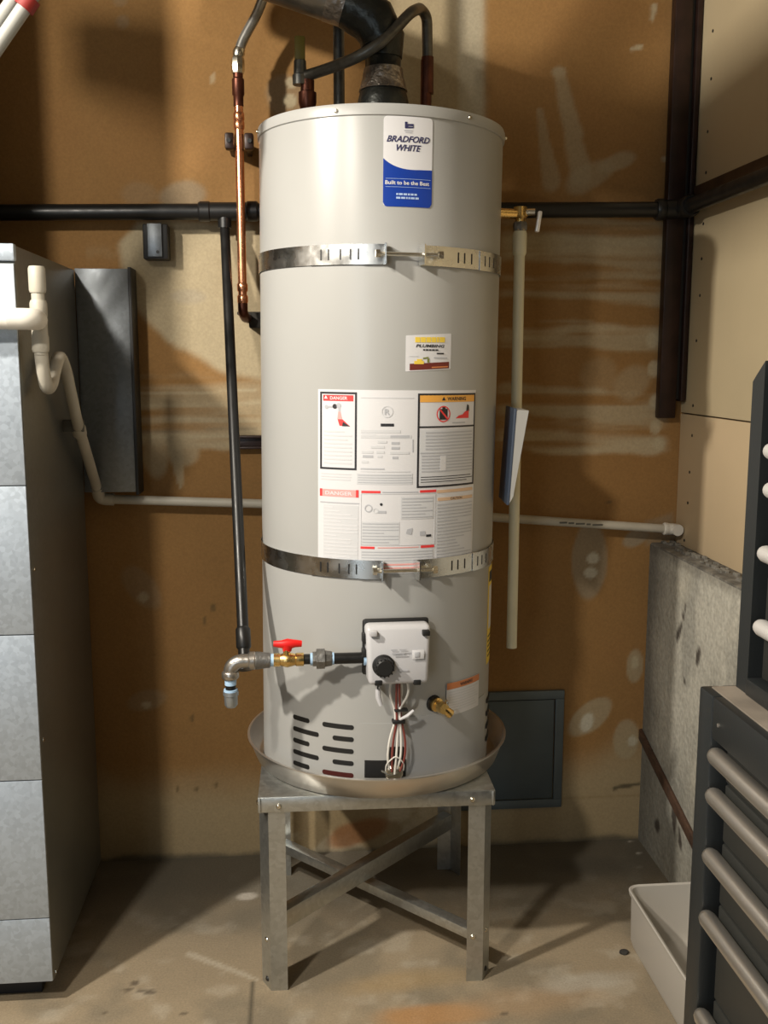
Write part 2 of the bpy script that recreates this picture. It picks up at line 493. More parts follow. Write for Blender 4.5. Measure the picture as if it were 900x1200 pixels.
for (z0, z1, c, al, sd) in ((1.6962, 1.8197, MUD2, .85, 51), (1.7238, 1.7787, MUD, .7, 52),
                            (1.6037, 1.6824, MUD2, .9, 53), (1.6199, 1.6593, MUD, .6, 54),
                            (1.463, 1.5383, MUD2, .9, 55), (1.5031, 1.5289, MUD, .7, 56),
                            (1.2817, 1.3585, MUD2, .95, 57), (1.175, 1.2648, MUD2, .95, 58),
                            (1.1848, 1.2479, MUD, .8, 60)):
    band(XR0, XR1, z0, z1, c, al, sd)
P.ell((0.9522, 1.3772), .06, .045, 30, MUD2, .55, seed=12); P.ell((0.8478, 1.3966), .05, .05, 0, MUD2, .3, seed=13)
for u in ((1.0019, 1.4962), (1.0102, 1.4154), (1.019, 1.3241), (1.022, 1.2514), (1.0341, 1.2026)):
    P.ell(u, .017, .02, 0, MUD, .8, seed=14)
# knife marks, upper right
P.stroke((0.7165, 2.1999), (0.7851, 1.9389), .018, .030, MUD2, .7, 15); P.stroke((0.6651, 2.1029), (0.7001, 1.922), .010, .024, MUD2, .6, 16)
P.ell((0.8183, 1.9416), .075, .035, 25, MUD2, .65, seed=17); P.ell((0.8865, 1.974), .055, .022, 20, MUD2, .7, seed=18)
P.ell((0.714, 2.2042), .02, .012, 0, MUD2, .6)
P.stroke((0.9707, 2.3748), (0.9672, 2.3446), .009, .007, MUD, .9); P.stroke((0.9137, 2.2676), (0.9371, 2.2725), .007, .006, MUD, .9)
P.ell((1.018, 1.9851), .009, .006, 0, MUD, .7)
# cream column behind the flue
P.poly([(0.236, 2.0292), (0.2233, 2.4949), (0.508, 2.5043), (0.5148, 2.0342)], (.40, .335, .215), .85, .02, .012)
P.poly([(0.4475, 2.033), (0.4335, 2.5018), (0.5057, 2.5042), (0.5171, 2.0343)], WHT, .45, .008, .006)
# round patches with dots
P.ell((-0.0139, 2.1277), .05, .055, 30, MUDG, .45, .12, seed=19)
P.ell((-0.0, 2.1599), .015, .014, 0, MUD, .9, .2, .15); P.ell((-0.0052, 2.115), .019, .018, 0, MUD, .95, .2, .15)
P.ell((-0.2876, 1.8686), .06, .034, 10, MUDG, .7, seed=20); P.ell((-0.3984, 1.8714), .05, .03, 0, MUDG, .25, seed=24)
P.ell((-0.4299, 2.2979), .017, .017, 0, MUDG, .4, .3, .1); P.ell((-0.4344, 2.3471), .018, .012, 0, MUDG, .35, .3, .1); P.ell((-0.2038, 2.1659), .006, .014, -20, MUD, .5)
P.ell((0.8395, 0.8702), .052, .115, 0, MUDG, .8, .10, .15, seed=22)
P.ell((0.8521, 0.8725), .018, .017, 0, WHT, 1, .2, .15); P.ell((0.8458, 0.8297), .019, .017, 0, WHT, 1, .2, .15)
P.ell((0.9768, 0.9307), .038, .024, 25, MUDG, .9, .2, .3, seed=23)
P.poly([(1.0131, 0.9752), (1.0933, 1.0041), (1.1081, 0.9032), (1.0083, 0.905)], MUDG, .55, .01, .02)
P.ell((0.9889, 0.5459), .026, .052, 0, MUD2, .8, .12, .15); P.ell((0.9885, 0.5564), .013, .022, 0, MUD, .8, .2, .2)
P.ell((0.8544, 0.3896), .078, .042, 38, MUD2, .85, .10, .18, seed=25); P.ell((0.8496, 0.3766), .018, .028, -20, WHT, .95, .2, .2)
P.ell((0.9714, 0.3191), .040, .062, 0, MUD2, .8, .1, .12, seed=26); P.ell((0.99, 0.313), .014, .016, 0, WHT, .95, .2, .2)
P.ell((-0.4308, 0.8089), .07, .035, -50, MUDG, .35, .2, .3, seed=27); P.ell((-0.4317, 0.7845), .015, .015, 0, MUD, .7, .2, .2)
P.ell((-0.4332, 0.4812), .06, .03, 15, MUDG, .35, .2, .3, seed=28); P.ell((-0.4336, 0.4711), .014, .011, 0, MUD, .7, .2, .2)
# pale damp strip along the bottom and peeling plaster behind the stand
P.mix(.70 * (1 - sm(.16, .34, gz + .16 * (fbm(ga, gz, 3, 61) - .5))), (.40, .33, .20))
P.mix(.75 * sm(.48, .60, fbm(ga, gz, 9, 62)) * (1 - sm(.14, .22, gz)) * sm(-.12, -.06, ga) * (1 - sm(.44, .5, ga)), (.55, .47, .33))
P.ell((0.1674, 0.0593), .10, .035, 20, (.30, .13, .05), .8, seed=29)
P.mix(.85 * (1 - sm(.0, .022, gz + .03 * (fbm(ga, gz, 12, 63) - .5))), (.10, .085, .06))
for q in ((-0.3556, 0.214), (-0.3021, 0.2118), (-0.2456, 0.2226), (-0.239, 0.7506), (-0.2638, 0.7116), (-0.308, 0.4262)):
    P.ell(q, .005, .012, 0, (.10, .07, .03), .7)
P.stroke((0.9401, 0.1667), (1.0189, 0.1771), .006, .005, (.06, .05, .03), .8); P.stroke((0.7314, 0.14), (1.0257, 0.1387), .003, .003, (.28, .20, .10), .5)
P.stroke((0.8797, 1.0319), (0.9146, 1.0414), .003, .002, (.15, .10, .05), .8)
M_back = attr_mat('kraft paper drywall', .8, .10, 40, .10, 160)
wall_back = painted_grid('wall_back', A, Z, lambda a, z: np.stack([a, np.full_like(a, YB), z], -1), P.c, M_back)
tag(wall_back, 'bare brown drywall with cream joint compound patches behind the water heater', 'wall', kind='structure')

# ---- floor
A = axis(-2.4, -1.0, 1.1, 1.3, .009); Yv = axis(-3.0, 1.75, 2.754, 2.8, .009)
ga, gy = np.meshgrid(A, Yv, indexing='ij')
P = Paint(ga, gy, (.305, .245, .165))
P.c *= (.80 + .40 * fbm(ga, gy, 3.0, 71))[..., None]
P.mix(.6 * sm(.46, .70, fbm(ga, gy, 7, 72)), (.19, .165, .12))
P.mix(.35 * sm(.55, .75, fbm(ga, gy, 16, 73)), (.50, .45, .36))
P.mix(.85 * sm(2.22, 2.62, gy + .14 * (fbm(ga, gy, 6, 79) - .5)), (.105, .095, .075))  # dirt towards the back wall, made darker to paint in the shade there
P.ell((0.2898, 1.991), .11, .035, 0, (.46, .24, .09), .75, .5, .5, seed=74); P.ell((0.2272, 2.1197), .14, .04, 5, (.40, .27, .12), .45, .5, .5, seed=75)
P.ell((0.5077, 2.016), .16, .05, 5, (.44, .29, .16), .45, .5, .5, seed=76)
P.ell((0.6653, 2.0802), .10, .03, 5, (.45, .42, .36), .5, .5, .5, seed=84)
P.stroke((-0.2783, 2.2739), (-0.1077, 2.1564), .010, .006, (.50, .45, .36), .5, seed=77)
P.ell((-0.1491, 2.5301), .03, .02, 0, (.52, .48, .42), .7)
P.stroke((-0.1173, 2.1475), (-0.115, 1.9568), .0045, .0045, (.10, .085, .06), .9, rough=.2)
for q, s in (((-0.3934, 2.1691), .012), ((-0.4051, 2.1446), .010), ((-0.3752, 2.1387), .009), ((-0.3527, 2.1304), .012), ((-0.2679, 2.047), .007), ((-0.4446, 2.0658), .006), ((0.4458, 1.9828), .006)):
    P.ell(q, s, s * .8, 0, (.09, .07, .05), .75)
P.ell((0.8217, 2.6043), .12, .05, 0, (.10, .09, .07), .6, .5, .5, seed=78)
for q in ((0.9884, 2.7385), (0.9683, 2.591), (0.989, 2.6645)): P.ell(q, .008, .004, 10, (.5, .48, .42), .8)
M_floor = attr_mat('concrete slab', .8, .12, 70, .14, 200)
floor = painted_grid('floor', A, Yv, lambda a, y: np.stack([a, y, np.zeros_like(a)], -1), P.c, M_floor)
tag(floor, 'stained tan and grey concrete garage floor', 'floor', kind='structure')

# ---- right wall: two drywall sheets over a concrete stem wall
wr = B(); box(wr, XR + .013, XR + .10, -3.0, 2.80, 0, 2.75)
wall_right = obj('wall_right', wr, M_lwall)
tag(wall_right, 'tan drywall side wall above a concrete stem wall', 'wall', kind='structure')
b = B(); box(b, XR, XR + .0127, -3.0, YB - .001, 1.293, 2.75, .001)
obj('drywall_panel', b, M_drywall, wall_right, label='upper tan drywall sheet with black screw heads')
b = B(); box(b, XR, XR + .0127, -3.0, YB - .001, .90, 1.289, .001)
obj('drywall_panel', b, M_drywall2, wall_right, label='lower tan drywall sheet above the concrete')
Yc = axis(-3.0, 1.9, 2.754, 2.7541, .008); Zc = np.arange(0, .9121, .008)
gy, gz = np.meshgrid(Yc, Zc, indexing='ij')
P = Paint(gy, gz, (.40, .385, .33))
P.c *= (.72 + .55 * fbm(gy, gz, 5, 81))[..., None]
P.mix(.5 * sm(.5, .7, fbm(gy, gz, 11, 82, 5, 4)), (.22, .215, .19))
P.mix(.5 * sm(.55, .75, fbm(gy, gz, 3, 83)), (.52, .48, .38))
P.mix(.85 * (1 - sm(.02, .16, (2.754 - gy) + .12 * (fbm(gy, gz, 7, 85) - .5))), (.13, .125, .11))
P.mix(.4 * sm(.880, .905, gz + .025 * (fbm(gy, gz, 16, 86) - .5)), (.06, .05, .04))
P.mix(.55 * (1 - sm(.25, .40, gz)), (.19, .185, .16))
for q, ra, rb, ro in (((2.5091, 0.717), .012, .035, 30), ((2.485, 0.7658), .009, .012, 0), ((2.4762, 0.7913), .007, .012, 0), ((2.3797, 0.6896), .012, .024, 20), ((2.4594, 0.5951), .008, .008, 0),
                      ((2.4855, 0.1921), .014, .04, -10), ((2.4381, 0.1536), .012, .03, -20), ((2.6069, 0.1126), .02, .02, 0)):
    P.ell(q, ra, rb, ro, (.045, .035, .028), .9, .25, .5, seed=87, freq=30)
M_conc = attr_mat('stem wall concrete', .88, .5, 35, .22, 90)
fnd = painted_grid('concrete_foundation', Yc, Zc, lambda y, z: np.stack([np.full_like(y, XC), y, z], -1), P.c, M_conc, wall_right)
tag(fnd, 'mottled grey concrete stem wall with dark gouges')
b = B(); box(b, XC + .001, XR + .012, -3.0, YB - .001, .900, .917, .003)
for k in range(60):
    y = 2.74 - random.random() * .75; x = XC + .008 + random.random() * .05; s = .002 + random.random() * .005
    x = XC + .03 + random.random() * .035; box(b, x - s, x + s, y - s * 1.6, y + s * 1.6, .914, .918 + s, s * .3, seg=1)
obj('concrete_ledge', b, M_ledge, wall_right, label='dirty crumbled top edge of the stem wall')
b = B()
y0, z0 = (2.7913, 0.3461); y1, z1 = (2.2993, 0.1891)
v = Vector((0, y1 - y0, z1 - z0)); L = v.length
Mx = Matrix.Translation((XC - .006, (y0 + y1) / 2, (z0 + z1) / 2)) @ Matrix.Rotation(math.atan2(v.z, v.y), 4, 'X')
box(b, -.005, .006, -L / 2 - .3 * 0, L / 2, -.016, .016, .003, Mx)
obj('wooden_strip', b, M_woodrot, wall_right, label='rust brown strip slanting down the concrete')
b = B(); cyl(b, (0, 0, 0), (-.0012, 0, 0), .0042, 10)
screw = None
for (y, z) in ((2.6511, 2.2859), (2.6478, 2.1671), (2.6542, 2.0363), (2.653, 1.932), (2.6543, 1.8005), (2.6549, 1.7093), (2.655, 1.6126), (2.6641, 1.4921), (2.6672, 1.3155), (2.6636, 1.2332), (2.6697, 1.1303), (2.6719, 1.0432), (2.684, 0.9338)):
    if screw is None: screw = obj('screw_head', b, M_black, wall_right, (XR, y, z))
    else: dup(screw, (XR, y, z), parent=wall_right)

# ---- ceiling and left wall (out of frame, they close the room)
b = B(); box(b, -2.4, 1.2, -3.0, 2.8, 2.75, 2.80)
tag(obj('ceiling', b, M_ceil), 'plain garage ceiling', 'ceiling', kind='structure')
b = B(); box(b, -2.45, -2.4, -3.0, 2.8, 0, 2.75)
tag(obj('wall_left', b, M_lwall), 'plain brown garage wall on the left', 'wall', kind='structure')

# ---------------------------------------------------------------- water heater
RT = .278; HT = 1.475
heater = empty('water_heater', (.188, 2.369, .478), (0, R(.6), 0),
               'tall light grey gas water heater standing on a metal stand', 'water heater')
b = B()
lathe(b, [(0, 0), (RT - .004, 0), (RT, .004), (RT, HT - .020)], 128)
obj('jacket', b, M_tank, heater)
b = B()
lathe(b, [(RT + .0005, HT - .0255), (RT + .0035, HT - .0240), (RT + .0042, HT - .008), (RT + .002, HT - .002), (RT - .006, HT), (RT - .02, HT - .006), (0, HT - .006)], 128)
obj('top_cap', b, M_cap, heater)
def onR(t, z, r): return Vector((r * math.sin(R(t)), -r * math.cos(R(t)), z))
for t, z in ((-23.9, HT - .015), (35.8, HT - .013), (-80, HT - .015), (78, HT - .015)):
    b = B(); ring_stack(b, onR(t, z, RT + .003), onR(t, z, RT + .009), [(0, .0045), (.5, .0045), (1, .0025)], 10)
    obj('cap_screw', b, M_nickel, heater)

# brand label
T0, T1, ZA, ZB = -3.8, 17.4, 1.272, 1.449
b = B(); sheet(b, T0, T1, ZA, ZB, RT + .0002, .0006, 0, 1.0, .008)
lab = obj('brand_label', b, M_white, heater, label='white and blue rectangular maker label near the top')
b = B()
n = 26; RL = RT + .0011
lo = []; hi = []
for i in range(n + 1):
    t = T0 + (T1 - T0) * i / n; q = i / n
    # blue field rises on the left, dips, rises a little at the middle right
    w = 0.0 + 1.362 + .0 if False else 1.3475 + .019 * math.exp(-q * 4.2) * 1.0 - .004 * math.sin(q * PI * 1.1) - .010 * max(0, q - .72) ** 1.2
    d = min(q, 1 - q) * R(T1 - T0) * RT
    cut = 0 if d >= .008 else .008 - math.sqrt(max(0, .008 ** 2 - (.008 - d) ** 2))
    lo.append(b.verts.new(onR(t, ZA + cut, RL))); hi.append(b.verts.new(onR(t, w, RL)))
for i in range(n): b.faces.new((lo[i], lo[i + 1], hi[i + 1], hi[i]))
obj('blue_wave', b, M_blue, lab, label='blue wave field of the label')
b = B()
tc = (T0 + T1) / 2
curved_text(b, 'BRADFORD', tc, 1.3985, 18.6, .0125, RL + .0004, 0, .35, .022)
curved_text(b, 'WHITE', tc + .2, 1.3815, 10.6, .0125, RL + .0004, 0, .35, .022)
# emblem: dark mark with banners
sheet(b, tc - 1.7, tc + 2.0, 1.4255, 1.4340, RL, .0005, 0, .6, .001, .0012); sheet(b, tc - 1.7, tc - .6, 1.4330, 1.4385, RL, .0005, 0, .6, .001)
sheet(b, tc - 2.0, tc + 1.6, 1.4205, 1.4225, RL, .0005, 1, .6); sheet(b, tc - .2, tc + 1.7, 1.4292, 1.4302, RL + .0006, .0003, 1, .6); sheet(b, tc - 1.4, tc + 1.4, 1.417, 1.4185, RL, .0005, 1, .6)
curved_text(b, 'Built to be the Best', tc - .2, 1.3155, 19.0, .0078, RL + .0006, 2, .0, .02)
sheet(b, T0 + 1, T1 - .6, 1.3268, 1.3274, RL + .0002, .0003, 3, 1.0); sheet(b, T0 + 1, T1 - .6, 1.3105, 1.3111, RL + .0002, .0003, 3, 1.0)
words(b, tc - 5.0, tc + 4.4, 1.2948, .0038, RL + .0003, 3, 1)
words(b, tc - 5.0, tc + 4.8, 1.2876, .0038, RL + .0003, 3, 2)
prt('label_print', b, [M_navy, M_grey2, M_white, mat('print pale blue', (.42, .55, .80), .5)], lab)

# plumber sticker
b = B(); sheet(b, 6.8, 28.7, .9375, 1.0125, RT + .0002, .0005, 0, 1.0, .002, .006)
stk = obj('contractor_sticker', b, M_white, heater, label='small white sticker with a yellow and maroon print')
b = B(); r1 = RT + .0010
for k, (a0, a1) in enumerate(((10.9, 13.2), (13.5, 15.8), (16.1, 18.3), (18.6, 20.8), (21.1, 22.2), (22.5, 25.2))):
    sheet(b, a0, a1, .9985 + .0002 * k, 1.0095 + .0002 * k if k != 4 else 1.0105, r1, .0003, 0, 1.0)
curved_text(b, 'PLUMBING', 18.2, .9885, 13.8, .0062, r1 + .0004, 1, .2, .03)
words(b, 14.6, 22.2, .9818, .0030, r1 + .0002, 1, 3)
sheet(b, 8.6, 27.6, .9405, .9540, r1, .0003, 2, 1.0, 0, .005)
sheet(b, 10.6, 15.0, .9535, .9600, r1 + .0002, .0003, 0, 1.0); sheet(b, 11.8, 14.2, .9590, .9640, r1 + .0002, .0003, 0, 1.0)
sheet(b, 14.6, 17.2, .9640, .9670, r1 + .0002, .0003, 3, 1.0, 0, .002); sheet(b, 16.6, 17.6, .9570, .9650, r1 + .0002, .0003, 3, 1.0)
sheet(b, 21.2, 24.8, .9745, .9775, r1, .0003, 1, 1.0); sheet(b, 19.8, 26.6, .9655, .9685, r1, .0003, 4, 1.0); sheet(b, 8.3, 12.3, .9690, .9705, r1, .0003, 5, 1.0)
sheet(b, 18.8, 27.0, .9455, .9480, r1 + .0003, .0003, 6, 1.0, 0, .002)
prt('sticker_print', b, [M_yellow, M_prtblk, M_maroon, mat('print olive', (.20, .22, .05), .5), M_grey2, M_grey1, M_rust], stk)

# large rating and warning label
b = B(); sheet(b, -32.4, 45.4, .505, .8985, RT + .0002, .0005, 0, 2.0)
big = obj('warning_label', b, M_white, heater, label='large white instruction label on the middle of the tank')
b = B(); r1 = RT + .0010; r2 = RT + .0014; r3 = RT + .0018
mats = [M_prtblk, M_white, M_prtred, M_orange, M_grey1, M_grey2, M_pink, M_peach, M_navy]
def lines(t0, t1, z0, z1, rows, mi, rr, fill=.55, jag=.25, sd=0):
    rnd = random.Random(sd); h = (z1 - z0) / rows
    for k in range(rows):
        z = z1 - (k + 1) * h
        e = t1 if rnd.random() > .35 else t1 - (t1 - t0) * rnd.random() * jag
        sheet(b, t0, e, z + h * (1 - fill) / 2, z + h * (1 + fill) / 2, rr, .0002, mi, 3.0)
def frame(t0, t1, z0, z1, w, mi, rr):
    wd = math.degrees(w / RT)
    sheet(b, t0, t1, z0, z0 + w, rr, .0003, mi); sheet(b, t0, t1, z1 - w, z1, rr, .0003, mi)
    sheet(b, t0, t0 + wd, z0 + w, z1 - w, rr, .0003, mi); sheet(b, t1 - wd, t1, z0 + w, z1 - w, rr, .0003, mi)
def disc(tc_, zc, ra, mi, rr, seg=20, inner=0.0):
    o_ = [b.verts.new(onR(tc_ + math.degrees(ra / RT) * math.cos(2 * PI * k / seg), zc + ra * math.sin(2 * PI * k / seg), rr)) for k in range(seg)]
    if inner:
        i_ = [b.verts.new(onR(tc_ + math.degrees(inner / RT) * math.cos(2 * PI * k / seg), zc + inner * math.sin(2 * PI * k / seg), rr)) for k in range(seg)]
        for k in range(seg):
            f = b.faces.new((o_[k], o_[(k + 1) % seg], i_[(k + 1) % seg], i_[k])); f.material_index = mi
    else:
        f = b.faces.new(o_); f.material_index = mi
def shape(pts, mi, rr):
    f = b.faces.new([b.verts.new(onR(t, z, rr)) for t, z in pts]); f.material_index = mi
# left panel: scald danger
frame(-31.3, -14.2, .7285, .8935, .0042, 0, r1)
sheet(b, -29.8, -15.8, .8745, .8870, r1, .0003, 2)
curved_text(b, 'DANGER', -22.4, .8772, 8.0, .0070, r2 + .0003, 1, 0, .02)
shape([(-29.3, .879), (-27.6, .879), (-28.45, .886)], 1, r2 + .0003)
disc(-28.2, .8615, .0042, 5, r2); disc(-24.2, .8630, .0052, 0, r2); sheet(b, -28.3, -22.0, .8600, .8640, r1, .0003, 5); disc(-22.4, .8650, .0055, 5, r2); sheet(b, -22.6, -21.6, .8520, .8620, r1, .0003, 5)
shape([(-22.6, .852), (-21.6, .852), (-20.8, .836), (-23.0, .836)], 6, r2)
shape([(-23.0, .838), (-20.6, .836), (-17.2, .8215), (-22.0, .8225)], 2, r2); shape([(-20.4, .831), (-17.2, .8215), (-20.8, .8215)], 0, r2 + .0002)
lines(-29.4, -16.4, .738, .814, 9, 4, r1, .40, .3, 1)
lines(-30.8, -16.5, .704, .722, 3, 4, r1, .45, .3, 2)
# middle panel: rating plate
sheet(b, -12.6, 10.6, .8815, .8835, r1, .0003, 4)
disc(-1.0, .8535, .0125, 4, r2, 24, .0105); curved_text(b, 'R', -1.0, .8470, 2.4, .0125, r2, 5, 0, .03)
sheet(b, -3.8, 2.0, .8225, .8285, r1, .0003, 0)
lines(-12.4, 9.8, .795, .817, 2, 4, r1, .6, .4, 3)
for k, (a0, a1, zz, mi) in enumerate(((-12, -6, .801, 4), (0.5, 9.0, .7985, 5), (-5, -1, .7870, 4), (1, 4.5, .7845, 5), (-8, -2, .7760, 4), (1, 4.6, .7740, 5), (-12, -7, .7650, 4), (-5.5, -2, .7650, 4), (.5, 9, .7635, 4), (-11.5, -7, .7560, 5), (-5, -3, .7560, 4), (1.5, 4, .7535, 5), (-12, -9, .7440, 4))):
    sheet(b, a0, a1, zz, zz + .0052, r1, .0003, mi)
sheet(b, -12.4, -2, .7305, .7335, r1, .0003, 5); sheet(b, -12.4, 9.5, .7255, .7270, r1, .0003, 4)
sheet(b, -14.0, 10.6, .6985, .7220, r1, .0002, 4); lines(-13.5, 10.4, .700, .721, 4, 5, r2, .30, .2, 4)
sheet(b, 10.3, 10.8, .768, .795, r1, .0003, 5)
# right panel: flammable vapour warning
frame(12.6, 45.0, .6905, .8920, .0042, 0, r1)
sheet(b, 13.6, 44.0, .8735, .8880, r1, .0003, 3); curved_text(b, 'WARNING', 32.6, .8765, 11.0, .0080, r2 + .0003, 0, 0, .02)
shape([(24.2, .877), (26.2, .877), (25.2, .885)], 0, r2 + .0003)
disc(25.2, .8480, .0175, 2, r2 + .0003, 26, .0150); sheet(b, 23.2, 27.4, .8360, .8590, r1, .0003, 0); sheet(b, 24.6, 26.2, .859, .864, r1, .0003, 0)
shape([(22.9, .857), (23.6, .859), (27.6, .839), (26.9, .837)], 2, r2 + .0005)
shape([(32.0, .838), (40.2, .838), (40.2, .856), (37.6, .852), (36.2, .846), (33.8, .844)], 2, r2); shape([(38.6, .853), (40.6, .853), (40.2, .866), (39.0, .868)], 0, r2); sheet(b, 30.2, 38.0, .8275, .8300, r1, .0003, 5)
sheet(b, 12.8, 44.8, .8190, .8225, r1, .0004, 0)
sheet(b, 14.0, 43.9, .6985, .8150, r1, .0002, 4)
lines(16.5, 43.0, .770, .812, 6, 5, r2, .45, .25, 5); lines(14.8, 43.4, .722, .762, 6, 5, r2, .45, .30, 6); lines(14.4, 43.6, .700, .716, 3, 0, r2, .28, .25, 7)
sheet(b, 14.0, 43.8, .7640, .7665, r2, .0003, 5); sheet(b, 24.0, 27.0, .726, .758, r2, .0004, 1)
# lower left danger box
sheet(b, -31.4, -13.2, .6700, .6855, r1, .0002, 6); sheet(b, -31.4, -30.2, .6700, .6860, r1, .0004, 2); sheet(b, -14.4, -13.2, .6700, .6860, r1, .0004, 2)
curved_text(b, 'DANGER', -22.4, .6735, 12.5, .0080, r2, 1, 0, .02)
sheet(b, -31.2, -12.9, .6555, .6580, r1, .0003, 5)
sheet(b, -29.5, -13.2, .5300, .6520, r1, .0002, 4); lines(-29.2, -13.6, .535, .650, 15, 1, r2, .30, .75, 8)
# lower middle instructions
sheet(b, -12.0, -3.6, .6800, .6850, r1, .0004, 2); sheet(b, 14.2, 22.2, .6800, .6855, r1, .0004, 2); sheet(b, -2.8, 13.4, .6810, .6832, r1, .0003, 5)
frame(-12.2, 21.8, .5660, .6790, .0012, 4, r1)
sheet(b, 5.5, 20.8, .6230, .6720, r1, .0002, 4); lines(6, 20.4, .624, .671, 7, 5, r2, .30, .45, 9)
sheet(b, -11.8, 5.0, .5680, .6180, r1, .0002, 4); lines(-11.4, 4.6, .570, .617, 7, 5, r2, .30, .5, 10)
disc(-8.8, .6470, .0085, 5, r2, 14, .0060); disc(-3.2, .6560, .0030, 0, r2); sheet(b, -4.5, -1.0, .6365, .6420, r1, .0003, 5); disc(-5.6, .6420, .0060, 4, r2, 14, .004)
shape([(8.5, .601), (11, .604), (10.5, .589), (8.0, .592)], 5, r2); sheet(b, 14.5, 17.0, .5860, .5960, r1, .0003, 5); sheet(b, 17.5, 20.0, .5830, .5880, r1, .0003, 0)
sheet(b, -12.2, -6.0, .5590, .5640, r1, .0004, 2); sheet(b, 15.0, 21.6, .5590, .5645, r1, .0004, 2); sheet(b, -4.6, 14.0, .5605, .5625, r1, .0003, 6)
sheet(b, -12.0, 21.0, .5280, .5560, r1, .0002, 4); lines(-11.6, 20.8, .530, .555, 4, 5, r2, .30, .3, 11)
# lower right
sheet(b, 22.6, 44.2, .6775, .6840, r1, .0003, 7); sheet(b, 23.0, 44.2, .6600, .6670, r1, .0003, 7); curved_text(b, 'CAUTION', 33.5, .6608, 7.0, .0055, r2, 0, 0, .02)
sheet(b, 22.6, 44.4, .5290, .6565, r1, .0002, 4); lines(23.0, 44.0, .531, .655, 17, 5, r2, .32, .55, 12)
sheet(b, -32.0, 44.8, .5225, .5262, r1, .0003, 6); words(b, -16, 24, .5140, .0045, r2, 6, 4, 1.5, 4.0)
prt('label_print', b, mats, big)

# gas control valve
gcv = obj('control_box', (lambda b: box(b, -.070, .070, -.052, .0, -.064, .064, .010, None, 0, 3))(B()), M_whitep, heater, onR(3.6, .338, RT + .008), (0, 0, R(3.6)), label='white plastic gas control box')
for v in gcv.data.vertices:      # taper: face narrower towards the front, sloped shoulder at the top
    if v.co.y < -.03 and v.co.z > .03: v.co.y += .014 * (v.co.z - .03) / .034
    if v.co.z < -.04: v.co.x *= .93
b = B(); box(b, -.073, .073, -.006, .006, -.055, .070, .006); box(b, -.076, -.066, -.03, -.006, .022, .044, .003); box(b, -.076, -.066, -.03, -.006, -.008, .010, .003)
obj('back_plate', b, M_black, gcv)
b = B(); ring_stack(b, (-.034, -.050, -.020), (-.034, -.074, -.020), [(0, .024), (.2, .024), (.25, .021), (.9, .019), (1, .016)], 28)
for k in range(14):
    a = 2 * PI * k / 14; box(b, -.0015, .0015, -.021, -.019, -.012, .012, 0, Matrix.Translation((-.034, -.062, -.020)) @ Matrix.Rotation(PI / 2, 4, 'X') @ Matrix.Rotation(a, 4, 'Z'))
kn = obj('dial_knob', b, M_black, gcv, label='black round temperature dial')
b = B(); box(b, .028, .054, -.0530, -.0515, -.008, .012, .001); obj('status_window', b, M_white, gcv)
b = B(); box(b, .033, .044, -.0545, -.0528, -.004, .008, .001); obj('pointer_mark', b, M_grey2, gcv)
b = B()
for x0_, x1_, z0_ in ((-.018, -.004, .012), (.0, .016, .012), (-.016, .012, .004), (-.002, .020, -.034)): box(b, x0_, x1_, -.0526, -.0518, z0_, z0_ + .003)
prt('dial_print', b, M_grey2, gcv)
for x, z in ((-.056, .050), (.058, .048), (-.044, -.058), (.040, -.060)):
    b = B(); box(b, x - .008, x + .008, -.054, -.034, z - .006, z + .006, .002); obj('corner_clip', b, M_whitep if x < -.05 else M_black, gcv)
# wires down from the control to the burner
wires = [(-.040, -.020, -.060, .0, M_black), (-.012, -.02, -.070, .2, M_wirew), (.0, -.022, -.070, .4, M_wirer), (.010, -.02, -.070, .6, M_wirew), (.022, -.022, -.066, .8, M_wirew), (.004, -.030, -.070, 1.0, M_wirer)]
base = onR(3.6, .338, RT + .008)
def loc(x, y, z): # control-box local -> heater local
    c, s = math.cos(R(3.6)), math.sin(R(3.6)); return Vector((base.x + x * c - y * s, base.y + x * s + y * c, base.z + z))
for k, (x, y, z, q, m) in enumerate(wires[1:]):
    b = B()
    tie = loc(.006 + .003 * (k - 2), -.016 - .003 * (k % 2), -.155); tie2 = loc(.004 + .003 * (k - 2), -.014 - .003 * (k % 2), -.130)
    end = loc(.000 + .006 * (k - 2), -.012, -.270 - .006 * (k % 3))
    m1 = loc(.004 + .009 * (k - 2), -.018, -.200); m2 = loc(.002 + .010 * (k - 2), -.020, -.240)
    tube(b, [loc(x, y, z + .008), loc(x * 1.3, y, -.095), tie2, tie, m1, m2, end], .0026, 8, .03)
    obj('wire', b, m, heater)
b = B(); tube(b, [loc(-.040, -.02, -.055), loc(-.041, -.02, -.085)], .0018, 8); obj('wire', b, M_black, heater)
b = B(); tube(b, [loc(-.041, -.02, -.082), loc(-.040, -.022, -.100), loc(-.034, -.024, -.118)], [.0055, .0062, .005], 10); obj('igniter_plug', b, M_whitep, heater, label='white push button igniter on a short lead')
b = B(); box(b, -.008, .020, -.026, -.008, -.162, -.154, .002, Matrix.Translation(base) @ Matrix.Rotation(R(3.6), 4, 'Z')); box(b, -.004, .026, -.026, -.010, -.134, -.130, .001, Matrix.Translation(base) @ Matrix.Rotation(R(3.6), 4, 'Z'))
obj('cable_tie', b, M_black, heater)
b = B(); tube(b, [loc(.008, -.024, -.152), loc(.024, -.028, -.143), loc(.038, -.026, -.132)], [.003, .0042, .0035], 8); obj('wire_connector', b, M_whitep, heater)
b = B(); tube(b, [loc(-.02, -.010, -.275), loc(-.02, -.018, -.255), loc(.0, -.022, -.235), loc(.02, -.018, -.255), loc(.02, -.010, -.275)], .0016, 8, .01); obj('wire', b, M_wirew, heater)
